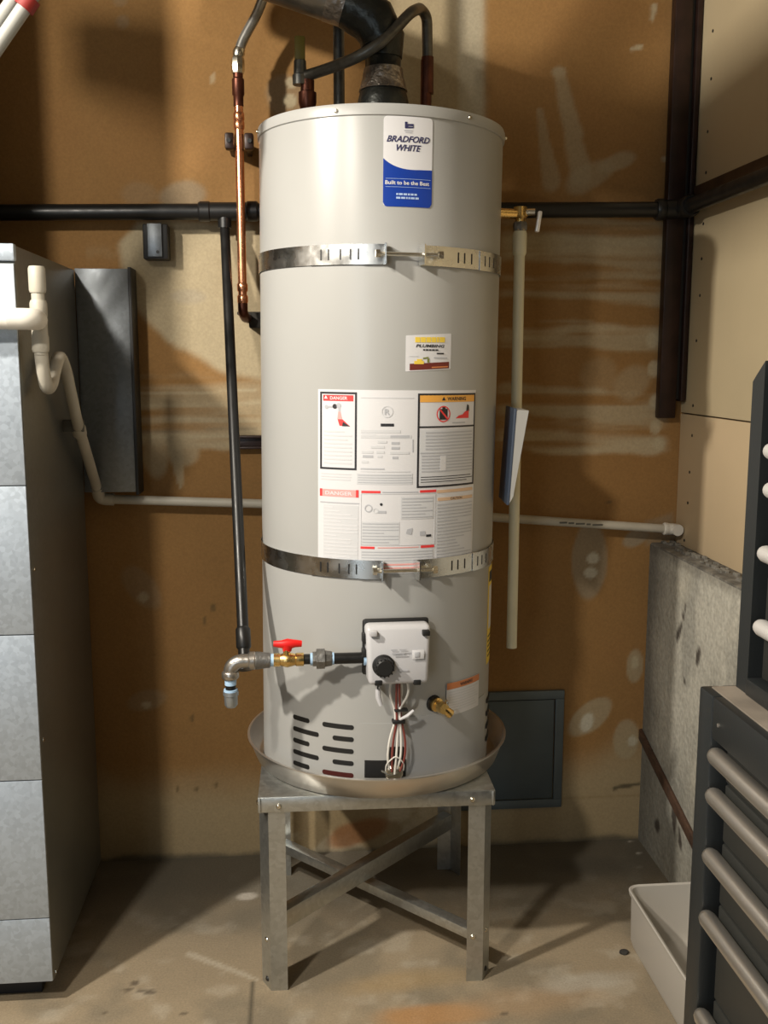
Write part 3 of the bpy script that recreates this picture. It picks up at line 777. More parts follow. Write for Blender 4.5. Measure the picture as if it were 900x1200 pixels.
# lower burner access door: grey panel, black opening, bright bracket
b = B(); sheet(b, 5.0, 64, .030, .178, RT + .0002, .0016, 0, 2.0, .004)
obj('access_door', b, mat('access door grey', (.46, .47, .48), .36, .15), heater, label='grey curved burner access door')
b = B(); sheet(b, -11.5, 5.0, .030, .166, RT + .0002, .0014, 0, 2.0)
obj('access_cover', b, M_tank, heater)
b = B(); sheet(b, -9.6, 9.4, .0405, .081, RT + .0016, .0012, 0, 2.0); sheet(b, .4, 8.6, .0815, .112, RT + .0016, .0012, 0, 2.0, .006)
obj('burner_port', b, M_black, heater, label='black burner inlet plate at the foot of the tank')
b = B(); ring_stack(b, onR(3.8, .052, RT + .002), onR(3.8, .052, RT + .012), [(0, .020), (.6, .020), (1, .016)], 18); tube(b, [onR(-2, .060, RT + .008), onR(2, .050, RT + .014), onR(8, .060, RT + .008)], .0025, 8, .01)
obj('burner_bracket', b, M_nickel, heater)
# louvre slots
for row, (ta, tb) in enumerate(((-47.4, -37.2), (-47.4, -32.0), (-47.4, -37.2), (-47.4, -32.0), (-47.4, -37.2))):
    z = .155 - .0275 * row - .001
    b = B(); sheet(b, ta, tb, z - .0055, z + .0055, RT - .0010, .0016, 0, 1.5, .005); obj('vent_slot', b, M_black, heater)
for row, (ta, tb) in enumerate(((-30.1, -14.7), (-24.9, -14.7), (-30.1, -14.7), (-24.9, -14.7), (-30.1, -14.7))):
    z = .1543 - .0280 * row
    b = B(); sheet(b, ta, tb, z - .0055, z + .0055, RT - .0010, .0016, 0, 1.5, .005); obj('vent_slot', b, M_black if row < 4 else mat('dark red', (.07, .01, .008), .5), heater)
for z in (.150, .118, .086, .054):
    b = B(); sheet(b, 68, 80, z - .006, z + .006, RT + .0012, .0016, 0, 1.5, .005); obj('vent_slot', b, M_black, heater)
# drain valve
b = B(); d0 = onR(23.8, .201, RT + .0005); d1 = onR(23.8, .201, RT + .040)
ring_stack(b, d0, d1, [(0, .016), (.25, .016), (.3, .011), (.6, .011), (.65, .014), (1, .012)], 16)
tube(b, [onR(23.8, .201, RT + .028), onR(25.8, .192, RT + .034), onR(27.3, .185, RT + .034)], [.010, .010, .011], 14)
dv = obj('drain_valve', b, M_brass, heater, label='brass drain valve with hose thread')
b = B(); ring_stack(b, onR(23.0, .203, RT + .0003), onR(23.0, .203, RT + .006), [(0, .019), (1, .017)], 18); obj('drain_grommet', b, M_black, dv)
b = B(); box(b, -.002, .002, -.012, .012, -.004, .004, .001, Matrix.Translation(onR(25.5, .214, RT + .034))); obj('valve_stem', b, M_nickel, dv)
# small safety sticker at lower right
b = B(); sheet(b, 29.9, 54.4, .166, .243, RT + .0018, .0005, 0, 1.5, 0, -.003); ss = obj('safety_sticker', b, M_white, heater, label='small white sticker with an orange header beside the drain valve')
b = B(); sheet(b, 30.0, 54.3, .228, .2430, RT + .0025, .0003, 0, 1.5, 0, -.003); curved_text(b, 'WARNING', 43, .2300, 9.5, .0075, RT + .0031, 1, 0, .02)
for k in range(8): sheet(b, 31.5, 53.0 - (k * 7 % 4), .2200 - k * .0062, .2225 - k * .0062, RT + .0025, .0003, 2, 1.5, 0, -.003)
prt('sticker_print', b, [M_rust, M_prtblk, M_grey1], ss)
# energy guide, round the right side
b = B(); sheet(b, 66, 98, .245, .482, RT + .0002, .0006, 0, 2.0); eg = obj('energy_label', b, M_yellow, heater, label='yellow energy label wrapped on the right side')
b = B(); sheet(b, 68, 97, .330, .435, RT + .0009, .0003, 0, 2.0)
for k in range(5): sheet(b, 67.5, 95, .262 + k * .012, .266 + k * .012, RT + .0009, .0003, 1, 2.0)
sheet(b, 67.5, 95, .445, .470, RT + .0009, .0003, 1, 2.0)
prt('label_print', b, [M_white, M_prtblk], eg)
# nipples and fittings on top
def top(p, dz=0): return Vector(p)
W0 = Vector((.188, 2.369, .478))
b = B(); ring_stack(b, (-.168, .03, HT - .006), (-.168, .03, HT + .118), [(0, .011), (.40, .011), (.42, .013), (.60, .021), (.78, .021), (.80, .016), (1, .016)], 14)
obj('water_nipple', b, M_dkcopper, heater, label='tarnished copper cold water nipple')
b = B(); ring_stack(b, (.112, .08, HT - .006), (.112, .08, HT + .185), [(0, .013), (.3, .013), (.32, .016), (.42, .016), (.43, .0135), (1, .0135)], 14)
obj('water_nipple', b, M_dkcopper, heater, label='tarnished copper hot water nipple')
b = B(); cyl(b, (.112, .08, HT + .058), (.112, .08, HT + .078), .0165, 16); obj('thread_tape', b, M_tape, heater)
b = B(); ring_stack(b, (.012, 0, HT - .006), (.012, 0, HT + .020), [(0, .11), (.5, .10), (1, .07)], 32); obj('draft_collar', b, M_flue, heater)

# instruction booklet hung at the right side
bk = empty('instruction_booklet', (.492, 2.325, 1.105), (0, R(3.5), R(-4)), 'thin blue-grey and white instruction booklet hanging on the right side of the heater', 'booklet')
b = B(); box(b, 0, .006, -.07, .07, .0, .225, .001); obj('cover', b, M_bookblue, bk)
b = B()
vs = [(.0065, -.068, .004), (.014, -.068, .02), (.034, -.068, .222), (.0065, -.068, .222)]
f0 = [b.verts.new(v) for v in vs]; f1 = [b.verts.new((v[0], .068, v[2])) for v in vs]
b.faces.new(f0); b.faces.new(f1[::-1])
for k in range(4): b.faces.new((f0[k], f1[k], f1[(k + 1) % 4], f0[(k + 1) % 4]))
obj('pages', b, M_booklet, bk)

# ---------------------------------------------------------------- seismic straps
def strap(zc, label, seedv):
    s = empty('seismic_strap', (.188 + (zc - .478) * .0105, 2.369, zc), (0, R(.6), 0), label, 'strap', 'steel straps round the heater')
    r0 = RT + .0022; hh = .0205
    b = B(); sheet(b, 24, 335, -hh, hh, r0, .0012, 0, 3.0)   # back band going round behind
    b.free()
    b = B(); sheet(b, -178, -33, -hh, hh, r0, .0012, 0, 3.0); obj('band', b, M_band, s)
    b = B(); sheet(b, 62, 178, -hh, hh, r0, .0012, 0, 3.0); obj('band', b, M_band, s)
    b = B(); sheet(b, -36, -6.5, -hh, hh, r0 + .0014, .0014, 0, 2.0); l = obj('slotted_band', b, M_band, s)
    for t in (-30.5, -27, -21.6, -17.2, -13.8):
        b = B(); sheet(b, t - .35, t + .35, -.011, .011, r0 + .0030, .0003, 0, 1.0, .0008); obj('slot', b, M_black, l)
    b = B(); sheet(b, 23, 47, -hh, hh, r0 + .0014, .0014, 0, 2.0); l = obj('slotted_band', b, M_band, s)
    for t in (31, 34.6, 39.0):
        b = B(); sheet(b, t - .35, t + .35, -.011, .011, r0 + .0030, .0003, 0, 1.0, .0008); obj('slot', b, M_black, l)
    b = B(); sheet(b, 44.5, 66, -hh - .001, hh - .001, r0 + .0032, .0014, 0, 2.0); l = obj('slotted_band', b, M_band, s)
    for t in (48.5, 52.5, 57.0):
        b = B(); sheet(b, t - .35, t + .35, -.012, .010, r0 + .0047, .0003, 0, 1.0, .0008); obj('slot', b, M_black, l)
    # folded brackets with the tension bolt
    for sg, (ta, tb) in ((-1, (-12.5, -2.0)), (1, (12.0, 24.5))):
        b = B()
        sheet(b, ta, tb, -hh, hh, r0 + .0030, .0016, 0, 1.5)
        te = tb if sg < 0 else ta
        o1 = onR(te, 0, r0 + .003); o2 = onR(te + sg * .6, 0, r0 + .030)
        nrm = (o2 - o1); tn = Vector((-nrm.y, nrm.x, 0)).normalized() * .0015
        vv = []
        for zz in (-hh, hh):
            for q in (o1 - tn, o1 + tn, o2 + tn, o2 - tn): vv.append(b.verts.new((q.x, q.y, zz)))
        for q in ((0, 1, 2, 3), (7, 6, 5, 4), (0, 4, 5, 1), (1, 5, 6, 2), (2, 6, 7, 3), (3, 7, 4, 0)): b.faces.new([vv[i] for i in q])
        obj('bracket', b, M_band, s)
    b = B(); p0 = onR(-5.0, 0, r0 + .0175); p1 = onR(19.5, 0, r0 + .0225)
    tube(b, [p0, p1], .0042, 10)
    d = (p1 - p0).normalized()
    cyl(b, p0 - d * .008, p0 + d * .001, .0085, 6); cyl(b, p1 - d * .004, p1 + d * .006, .0085, 6)
    obj('tension_bolt', b, M_nickel, s)
    return s
strap(1.654, 'upper galvanized seismic strap round the heater above the contractor sticker', 1)
strap(.992, 'lower galvanized seismic strap crossing the foot of the large label', 2)
# strap anchors on the wall behind
b = B()
x, y, z = (-0.1306, 2.74, 1.2179)
box(b, x - .04, x + .06, 2.742, YB - .0005, z - .018, z + .018, .002); box(b, x - .035, x + .06, 2.72, 2.742, z + .012, z + .018, .001); box(b, x - .035, x + .06, 2.72, 2.742, z - .018, z - .012, .001)
tag(obj('strap_anchor', b, M_post), 'small dark steel channel on the wall left of the heater', 'bracket')

# ---------------------------------------------------------------- drain pan
b = B()
lathe(b, [(0, .0), (.292, 0), (.300, .003), (.3185, .052), (.3215, .053), (.3215, .055), (.316, .0555), (.2965, .006), (.290, .003), (0, .003)], 96)
pan = obj('drain_pan', b, M_pan, None, (.192, 2.372, .4745), sharp=50)
tag(pan, 'shallow round aluminium drain pan under the water heater', 'drain pan')

# ---------------------------------------------------------------- stand
st = empty('heater_stand', (.175, 2.369, 0), (0, 0, R(-.6)), 'galvanized steel water heater stand with crossed braces on the floor', 'stand')
b = B()
box(b, -.268, .268, -.262, .262, .470, .473, .0005)
obj('platform', b, M_stand, st)
for nm, a in (('front', 0), ('right', 90), ('back', 180), ('left', 270)):
    b = B(); box(b, -.268, .268, -.2645, -.262, .438, .472, .0005); o = obj('platform_rim', b, M_stand, st); o.rotation_euler = (0, 0, R(a))
b = B()
prof = [(-.270 + .024, -.236), (-.270 + .026, -.2585), (-.270 + .062, -.2605)]
def angle_leg():
    b = B(); t = .0022
    pts = [(-.268, -.220), (-.246, -.2605), (-.208, -.2605)]
    inn = [(-.2662, -.2190), (-.2448, -.2583), (-.208, -.2583)]
    lo_ = [b.verts.new((x, y, 0)) for x, y in pts + inn[::-1]]; hi_ = [b.verts.new((x, y, .470)) for x, y in pts + inn[::-1]]
    for k in range(6): b.faces.new((lo_[k], lo_[(k + 1) % 6], hi_[(k + 1) % 6], hi_[k]))
    b.faces.new((lo_[0], lo_[1], lo_[4], lo_[5])); b.faces.new((lo_[1], lo_[2], lo_[3], lo_[4]))
    b.faces.new((hi_[0], hi_[1], hi_[4], hi_[5])); b.faces.new((hi_[1], hi_[2], hi_[3], hi_[4]))
    return b
leg = obj('leg', angle_leg(), M_stand, st)
m2 = leg.data.copy()
for v in m2.vertices: v.co.x *= -1
m2.flip_normals()
legr = bpy.data.objects.new('leg', m2); col.objects.link(legr); legr.parent = st
for o in (leg, legr):
    c = dup(o, parent=st); c.rotation_euler = (0, 0, PI)
def brace(p0, p1, h, w, z0):
    b = B(); p0 = Vector(p0); p1 = Vector(p1); L = (p1 - p0).length; a = math.atan2(p1.y - p0.y, p1.x - p0.x)
    Mx = Matrix.Translation(((p0.x + p1.x) / 2, (p0.y + p1.y) / 2, z0)) @ Matrix.Rotation(a, 4, 'Z')
    box(b, -L / 2, L / 2, -w / 2, -w / 2 + .002, -h / 2, h / 2, .0004, Mx); box(b, -L / 2, L / 2, -w / 2 + .002, w / 2, h / 2 - .002, h / 2, .0004, Mx)
    return b
obj('brace', brace((-.232, -.236), (.232, .236), .044, .030, .160), M_stand, st, label='near-left to far-right diagonal brace')
obj('brace', brace((-.232, .236), (.232, -.236), .024, .030, .106), M_stand, st, label='far-left to near-right diagonal brace')
for x, y, z in ((-.222, -.2650, .452), (.216, -.2650, .452), (-.2685, -.24, .452), (.222, -.2608, .112)):
    b = B(); ring_stack(b, (x, y + .001, z), (x, y - .004, z) if abs(x) < .26 else (x - .004, y, z), [(0, .007), (.5, .0065), (1, .004)], 8); obj('screw', b, M_nickel, st)
for z, m in ((.118, M_nickel), (.020, M_black)):
    for sg in (-1, 1):
        b = B(); d = Vector((sg * .8, -.55, 0)).normalized(); q = Vector((sg * .2535, -.2425, z))
        ring_stack(b, q, q + d * .005, [(0, .007), (.5, .0065), (1, .004)], 8); obj('screw', b, m, st)

# ---------------------------------------------------------------- flue pipe
fl = empty('flue_pipe', (.208, 2.369, 1.95), label='dark tape-wrapped metal flue pipe bending left above the heater', cat='flue pipe')
b = B(); ring_stack(b, (0, 0, .020), (0, 0, .19), [(0, .058), (.30, .058), (.40, .054), (.45, .050), (.70, .044), (.72, .041), (1, .041)], 28); obj('riser', b, M_flue, fl, sharp=50)
b = B(); ring_stack(b, (0, 0, .094), (0, 0, .142), [(0, .0555), (.15, .053), (.5, .0485), (1, .0445)], 28); obj('foil_wrap', b, M_fluefoil, fl)
b = B(); tube(b, [(0, 0, .165), (0, 0, .205), (-.022, 0, .245), (-.062, 0, .270), (-.085, 0, .278)], [.043, .050, .054, .053, .049], 28, 0); obj('elbow', b, M_flue, fl)
for p, q, r in (((-.003, 0, .195), (-.005, 0, .205), .0485), ((-.020, 0, .240), (-.026, 0, .250), .0525), ((-.060, 0, .268), (-.068, 0, .273), .0515)):
    b = B(); cyl(b, p, q, r, 28); obj('elbow_seam', b, M_flue, fl)
b = B(); tube(b, [(-.075, 0, .275), (-.125, 0, .290)], .0485, 28); obj('foil_wrap', b, M_fluefoil, fl)
b = B(); tube(b, [(-.115, 0, .287), (-.55, 0, .415)], .0470, 28); obj('run', b, mat('flue steel', (.22, .21, .19), .36, .8, var=.3, scale=12, bump=.2, bscale=20), fl)

# ---------------------------------------------------------------- water lines
wl = empty('copper_supply_line', (-.133, 2.64, 1.55), label='bright vertical copper water line clamped to the wall left of the heater', cat='pipe')
b = B(); cyl(b, (0, 0, .03), (0, 0, .545), .0111, 16); obj('pipe', b, M_copper, wl)
for z in (.045, .075, .475, .495):
    b = B(); ring_stack(b, (0, 0, z - .011), (0, 0, z + .011), [(0, .0118), (.15, .0138), (.85, .0138), (1, .0118)], 16); obj('solder_joint', b, M_copper, wl)
b = B(); tube(b, [(0, 0, .035), (0, 0, .012), (.004, .03, .0), (.01, .09, .0)], .0128, 14, .012); obj('elbow', b, M_dkcopper, wl)
b = B(); ring_stack(b, (0, 0, .52), (0, 0, .600), [(0, .0128), (.3, .0128), (.35, .0155), (.8, .0155), (.85, .0125), (1, .0125)], 14); obj('coupling', b, M_dkcopper, wl)
b = B(); ring_stack(b, (0, 0, .598), (0, 0, .640), [(0, .015), (.2, .017), (.8, .017), (1, .013)], 8)
obj('union_nut', b, M_nickel, wl)
cb = empty('pipe_clamp', (-.133, 2.64, 1.985), label='dark two-part standoff clamp holding the copper line to the wall', cat='clamp')
for sg in (-1, 1):
    b = B(); box(b, sg * .0125 if sg > 0 else -.036, .036 if sg > 0 else -.0125, -.014, .016, -.020, .020, .005); box(b, sg * .022 - .006, sg * .022 + .006, .014, .1138, -.014, .014, .002); o = obj('clamp_half', b, M_post, cb)
    b = B(); cyl(b, (sg * .026, -.0135, 0), (sg * .026, -.018, 0), .006, 6); obj('screw', b, M_black, o)
b = B(); box(b, .012, .062, .062, .1138, -.026, .014, .004); box(b, -.02, .075, .09, .1138, .010, .018, .002)
tag(obj('stub_out_block', b, M_dirt, None, (-.133, 2.64, 1.55)), 'dark block on the wall where the copper line ends', 'block')
hf = empty('flexible_connector', (-.133, 2.64, 2.19), label='shiny grey flexible water hose rising from the copper line', cat='hose')
b = B(); pts = fillet([(0, 0, 0), (.012, 0, .035), (.060, -.005, .115), (.085, -.01, .20), (.088, -.02, .48)], .04, 8); tube(b, pts, .0125, 14); obj('hose', b, mat('shiny hose', (.42, .41, .38), .3, .8, var=.2, scale=50), hf)
b = B(); ring_stack(b, (0, 0, -.002), (.006, 0, .018), [(0, .013), (.5, .016), (1, .0135)], 12); obj('ferrule', b, M_nickel, hf)
cr = empty('crossover_hose', (.026, 2.399, 2.062), label='dark grey flexible hose arching over the heater top from left to right', cat='hose')
b = B(); p_ = fillet([(0, 0, .018), (.05, -.03, .026), (.12, -.085, .038), (.185, -.100, .075), (.238, -.07, .140), (.272, .02, .180), (.292, .05, .172), (.294, .05, .080)], .05, 6)
tube(b, p_, .0125, 14); obj('hose', b, M_hose, cr)
b = B(); ring_stack(b, (-.006, 0, -.0), (-.006, 0, .052), [(0, .017), (.4, .018), (.45, .015), (1, .014)], 12); obj('fitting', b, M_greysteel, cr)
b = B(); box(b, -.018, .006, -.012, .012, .052, .104, .004); obj('tape_tab', b, mat('olive tape', (.16, .13, .015), .5), cr, label='olive yellow tab of tape')
b = B(); cyl(b, (.294, .05, .000), (.294, .05, .082), .0145, 14); obj('fitting', b, M_dkcopper, cr)
rp = empty('relief_riser', (.112, 2.47, 1.955), label='thin grey steel pipe rising behind the flue bend', cat='pipe')
b = B(); cyl(b, (0, 0, .05), (0, 0, .75), .0135, 14); obj('pipe', b, M_greysteel, rp)
b = B(); cyl(b, (0, 0, -.005), (0, 0, .05), .0125, 14); obj('nipple', b, M_nickel, rp)

# temperature and pressure valve with its discharge pipe
dp = empty('discharge_pipe', (.547, 2.44, .706), label='long cream plastic discharge pipe hanging beside the heater', cat='pipe')
b = B(); tube(b, [(0, 0, 0), (0, 0, 1.05)], .0135, 16); obj('pipe', b, M_cpvc, dp)
b = B(); ring_stack(b, (0, 0, .985), (0, 0, 1.042), [(0, .0145), (.12, .0172), (.9, .0172), (1, .0155)], 16); obj('adapter', b, M_cpvc, dp)
tp = empty('relief_valve', (.547, 2.44, 1.75), label='brass relief valve with a small lever on the right of the heater top', cat='valve')
b = B(); ring_stack(b, (0, 0, 0), (0, 0, .055), [(0, .015), (.3, .015), (.32, .012), (.5, .012), (.6, .018), (1, .016)], 14); cyl(b, (0, 0, .038), (-.072, -.018, .038), .012, 12); obj('body', b, M_brass, tp)
b = B(); ring_stack(b, (0, 0, -.002), (0, 0, .020), [(0, .0155), (.2, .0175), (.8, .0175), (1, .0155)], 6); obj('nut', b, M_greyiron, tp)
b = B(); cyl(b, (.012, -.005, .042), (.034, -.012, .042), .008, 10); obj('spring_cap', b, M_nickel, tp)
b = B(); box(b, .034, .044, -.020, -.006, .000, .050, .003, Matrix.Rotation(R(8), 4, 'Y')); obj('lever', b, M_alulight, tp)

# ---------------------------------------------------------------- gas piping
gm = empty('gas_main', (-.95, 2.694, 1.808), label='black iron gas pipe running along the back wall and round the corner', cat='pipe')
b = B(); tube(b, [(-.2, 0, -.003), (1.96, 0, .034)], .0205, 18); obj('pipe', b, M_blackpipe, gm)
b = B(); tube(b, [(2.00, -.045, .036), (2.00, -2.0, .036)], .0195, 18); obj('pipe', b, M_blackpipe, gm)
b = B(); tube(b, [(1.945, 0, .0335), (1.995, 0, .0345), (2.00, -.055, .036)], .0255, 18, .035); ring_stack(b, (1.925, 0, .0333), (1.95, 0, .0337), [(0, .026), (.2, .029), (.8, .029), (1, .026)], 18); ring_stack(b, (2.0, -.035, .036), (2.0, -.062, .036), [(0, .026), (.2, .029), (.8, .029), (1, .026)], 18); obj('elbow', b, M_blackpipe, gm)
b = B(); ring_stack(b, (.705, 0, .0126), (.860, 0, .0152), [(0, .0225), (.03, .026), (.18, .026), (.2, .0235), (.5, .0235), (.8, .0235), (.82, .026), (.97, .026), (1, .0225)], 18); cyl(b, (.772, 0, .012), (.772, 0, -.028), .0175, 16); obj('tee', b, M_blackpipe, gm)
b = B(); cyl(b, (.68, .0, .010), (.68, .0, .012), .0001); b.free()
gd = empty('gas_drop', (-.178, 2.694, 1.795), label='black iron gas drop coming down left of the heater', cat='pipe')
E0 = Vector((-.120, 2.130, .775)) - Vector((-.178, 2.694, 1.795))
b = B(); tube(b, [(0, 0, -.015), E0], .0127, 16); obj('pipe', b, M_blackpipe, gd)
b = B(); dd = E0.normalized(); ring_stack(b, E0 - dd * .085, E0 - dd * .035, [(0, .0135), (.1, .0165), (.9, .0165), (1, .0135)], 16); cyl(b, E0 - dd * .002, E0 + dd * .012, .0165, 16); obj('coupling', b, M_blackpipe, gd)
gv = empty('gas_valve_run', (-.112, 2.068, .803), label='gas shut-off run with red handled brass valve and grey union', cat='gas valve')
Lx = .143 + .112
b = B(); tube(b, [(.012, 0, 0), (-.018, 0, 0), (-.034, 0, -.012), (-.035, 0, -.034)], .0150, 16, .018); ring_stack(b, (.004, 0, 0), (.020, 0, 0), [(0, .017), (.2, .0195), (.8, .0195), (1, .017)], 16); ring_stack(b, (-.035, 0, -.022), (-.035, 0, -.038), [(0, .0165), (.2, .0185), (.8, .0185), (1, .0165)], 16); obj('street_elbow', b, mat('bright elbow', (.46, .43, .39), .32, .9, bump=.1, bscale=90), gv)
b = B(); ring_stack(b, (.018, 0, 0), (.050, 0, 0), [(0, .0175), (.1, .0195), (.8, .0165), (1, .0165)], 16); cyl(b, (.0, .002, -.003), (.0, .060, -.026), .0140, 14); obj('tee', b, M_greyiron, gv)
b = B(); cyl(b, (-.035, 0, -.034), (-.035, 0, -.066), .0112, 14); obj('drip_nipple', b, M_blackpipe, gv)
b = B(); cyl(b, (-.035, 0, -.040), (-.035, 0, -.052), .0125, 14); cyl(b, (-.035, 0, -.062), (-.035, 0, -.068), .0150, 14); cyl(b, (.049, 0, 0), (.060, 0, 0), .0135, 14); cyl(b, (.136, 0, 0), (.143, 0, 0), .0135, 14); cyl(b, (.180, 0, 0), (.187, 0, 0), .0135, 14); obj('thread_tape', b, M_tape, gv)
b = B(); ring_stack(b, (-.035, 0, -.066), (-.035, 0, -.102), [(0, .0165), (.25, .0165), (.3, .0145), (.85, .0140), (1, .010)], 12); obj('drip_cap', b, mat('galvanized cap', (.42, .46, .50), .4, .8), gv)
b = B(); ring_stack(b, (.058, 0, 0), (.122, 0, 0), [(0, .0145), (.2, .0145), (.22, .0125), (.32, .0145), (.45, .0165), (.6, .0145), (.72, .0125), (.75, .0145), (1, .0145)], 16); cyl(b, (.086, -.004, .012), (.086, -.004, .024), .0075, 12); vb = obj('valve_body', b, M_brass, gv)
b = B()
tube(b, [(.058, -.004, .037), (.074, -.005, .036), (.088, -.005, .036), (.104, -.005, .037), (.118, -.004, .036)], [.0065, .0085, .0120, .0085, .0070], 14); ring_stack(b, (.087, -.004, .020), (.087, -.004, .034), [(0, .009), (1, .013)], 14)
for v in b.verts: v.co.y = -.004 + (v.co.y + .004) * .75
obj('valve_handle', b, M_red, gv, label='red lever handle')
b = B(); cyl(b, (.122, 0, 0), (.145, 0, 0), .0112, 14); cyl(b, (.183, 0, 0), (Lx + .025, 0, 0), .0122, 16); obj('nipple', b, M_blackpipe, gv)
b = B(); ring_stack(b, (.141, 0, 0), (.183, 0, 0), [(0, .0165), (.18, .0165), (.2, .0225), (.62, .0225), (.64, .0185), (.95, .0165), (1, .0150)], 8); obj('union', b, M_greyiron, gv)
b = B(); cyl(b, (Lx - .004, 0, 0), (Lx + .012, 0, 0), .0165, 14); obj('thread_tape', b, M_tape, gv)

# hanger plate under the gas main
b = B(); x0, y_, z1 = (-0.391, 2.7, 1.7903); x1, y_, z0 = (-0.3264, 2.7, 1.7003)
hb = empty('hanger_bracket', ((x0 + x1) / 2, 2.70, z0), label='small galvanized hanger plate below the gas pipe', cat='bracket')
w = (x1 - x0) / 2
b = B(); box(b, -w + .013, w - .015, -.003, .003, .006, z1 - z0, .001); o = obj('plate', b, M_duct, hb)
b = B(); cyl(b, (.006, -.003, .018), (.006, -.006, .018), .004, 8); obj('rivet', b, M_black, o)
b = B(); box(b, -w, w, .0032, .0535, 0, z1 - z0, .004); obj('block', b, M_black, hb)

# ---------------------------------------------------------------- access hatch on the back wall
hx0, hx1, hz0, hz1 = .44, .776, .118, .481
ah = empty('access_hatch', ((hx0 + hx1) / 2, YB, hz0), label='blue-grey metal access hatch low on the back wall', cat='hatch')
w = (hx1 - hx0) / 2; h = hz1 - hz0; fw = .026
for nm, (a0, a1, c0, c1) in enumerate(((-w, w, 0, fw), (-w, w, h - fw, h), (-w, -w + fw, fw, h - fw), (w - fw, w, fw, h - fw))):
    b = B(); box(b, a0, a1, -.012, -.0005, c0, c1, .002); obj('frame_rail', b, M_panel, ah)
b = B(); box(b, -w + fw + .003, w - fw - .003, -.008, -.0005, fw + .003, h - fw - .003, .001); obj('door', b, M_paneld, ah)

# ---------------------------------------------------------------- corner post and strip
b = B(); box(b, 1.018, 1.066, 2.720, YB - .001, 1.278, 2.749, .003); pp = empty('steel_post', (1.05, 2.735, 1.278), label='dark rusty steel post in the corner ending above the floor', cat='post')
o = obj('web', b, M_post, pp); o.location = (-1.05, -2.735, -1.278)
b = B(); box(b, 1.066, 1.076, 2.728, YB - .001, 1.33, 2.749, .002); o = obj('groove', b, M_black, pp); o.location = (-1.05, -2.735, -1.278)
b = B(); box(b, 1.076, 1.092, 2.714, YB - .001, 1.325, 2.749, .003); o = obj('flange', b, M_post, pp); o.location = (-1.05, -2.735, -1.278)
b = B(); box(b, 1.083, 1.0935, -1.0, 2.705, 1.868, 1.905, .003)
tag(obj('ledger_strip', b, M_ledger), 'rusty brown strip along the right wall above the black pipe', 'strip')

# ---------------------------------------------------------------- furnace cabinet
FX = -.560; FY0 = 2.105; FY1 = 2.66; FW = .62
fc = empty('furnace_cabinet', (FX - FW / 2, (FY0 + FY1) / 2, 0), label='tall galvanized sheet metal furnace cabinet at the left edge', cat='furnace')
hw = FW / 2; hd = (FY1 - FY0) / 2
b = B(); box(b, -hw + .03, hw - .04, -hd + .05, hd - .03, 0, .060); obj('plinth', b, M_chestin, fc)
b = B(); box(b, -hw, hw, -hd + .004, hd, .056, 1.668, .002)
obj('casing', b, spangle('shaded casing steel', (.20, .20, .18), .45, .75), fc)  # same sheet steel as the front, side shade darkened into its colour
zz = [.058, .212, .536, .862, 1.181, 1.632]
for k in range(5):
    b = B(); box(b, -hw, hw - .001, -hd - .003, -hd + .003, zz[k] + .0012, zz[k + 1] - .0012, .0012); obj('front_panel', b, M_galv_daylit, fc)
b = B(); box(b, -hw - .002, hw + .002, -hd - .007, -hd + .012, 1.636, 1.670, .003); obj('lid', b, M_galv_daylit, fc)
b = B(); box(b, -hw + .02, .13, -hd + .01, hd - .02, 1.669, 2.748, .003)
obj('added_shade_plenum', b, M_duct, fc)  # unseen plenum, added and sized to shade the upper left back wall
for z in (.070, .62, 1.0):
    b = B(); cyl(b, (hw - .0005, -hd + .018, z), (hw + .003, -hd + .018, z), .005, 8); obj('screw', b, M_nickel, fc)
b = B(); box(b, -.560, -.426, 2.664, 2.740, 1.093, 1.672, .001)
dc = obj('duct_box', b, M_duct); tag(dc, 'narrow grey sheet metal duct between the furnace and the wall', 'duct')
b = B(); box(b, -.4258, -.418, 2.660, 2.748, 1.085, 1.676, .001); obj('duct_flange', b, M_black, dc)

# ---- duct added out of view to cast the shadow band on the upper right
od = empty('added_shadow_duct', (-.70, 1.1, 2.325), label='long narrow sheet metal duct, unseen, added to cast a shadow band', cat='duct')
b = B(); box(b, -.05, .05, -.70, .70, 0, .11, .003, Matrix.Rotation(-.069, 4, 'X')); obj('blocker_trunk', b, M_duct, od)
for y in (-.64, -.04):
    b = B(); box(b, -.054, .054, y - .01, y + .01, .10 - .069 * y, .4245, .001); obj('blocker_strap', b, M_galv_daylit, od)

# ---------------------------------------------------------------- condensate drain
cd = empty('condensate_drain', (-.522, 2.125, 1.0), label='white plastic condensate drain with a trap on the furnace side', cat='drain pipe')
r = .0132
b = B(); tube(b, [(0, 0, .36 + .09), (0, 0, .585)], r, 16); tube(b, [(0, .0, .50), (0, .004, .43), (0, .034, .378), (0, .075, .385), (0, .12, .425), (0, .165, .452), (0, .215, .42), (0, .235, .395)], .0138, 16, .03, n=5)
obj('trap', b, M_pvcold, cd)
b = B(); tube(b, [(0, .225, .410), (0, .320, .283), (-.008, .572, .085)], r, 16, .02); obj('down_pipe', b, M_pvcold, cd)
b = B(); ring_stack(b, (0, 0, .575), (0, 0, .628), [(0, .0155), (.1, .0172), (.9, .0172), (1, .015)], 16); obj('end_cap', b, M_pvcold, cd)
b = B(); ring_stack(b, (0, 0, .455), (0, 0, .560), [(0, .0155), (.06, .0175), (.3, .0175), (.33, .0162), (.67, .0162), (.7, .0175), (.94, .0175), (1, .0155)], 16); cyl(b, (0, -.001, .52), (0, -.032, .52), .018, 16); obj('tee', b, M_pvcold, cd)
b = B(); tube(b, [(0, -.02, .52), (0, -.060, .52), (-.045, -.066, .52)], .0215, 18, .045); obj('elbow', b, M_pvc, cd)
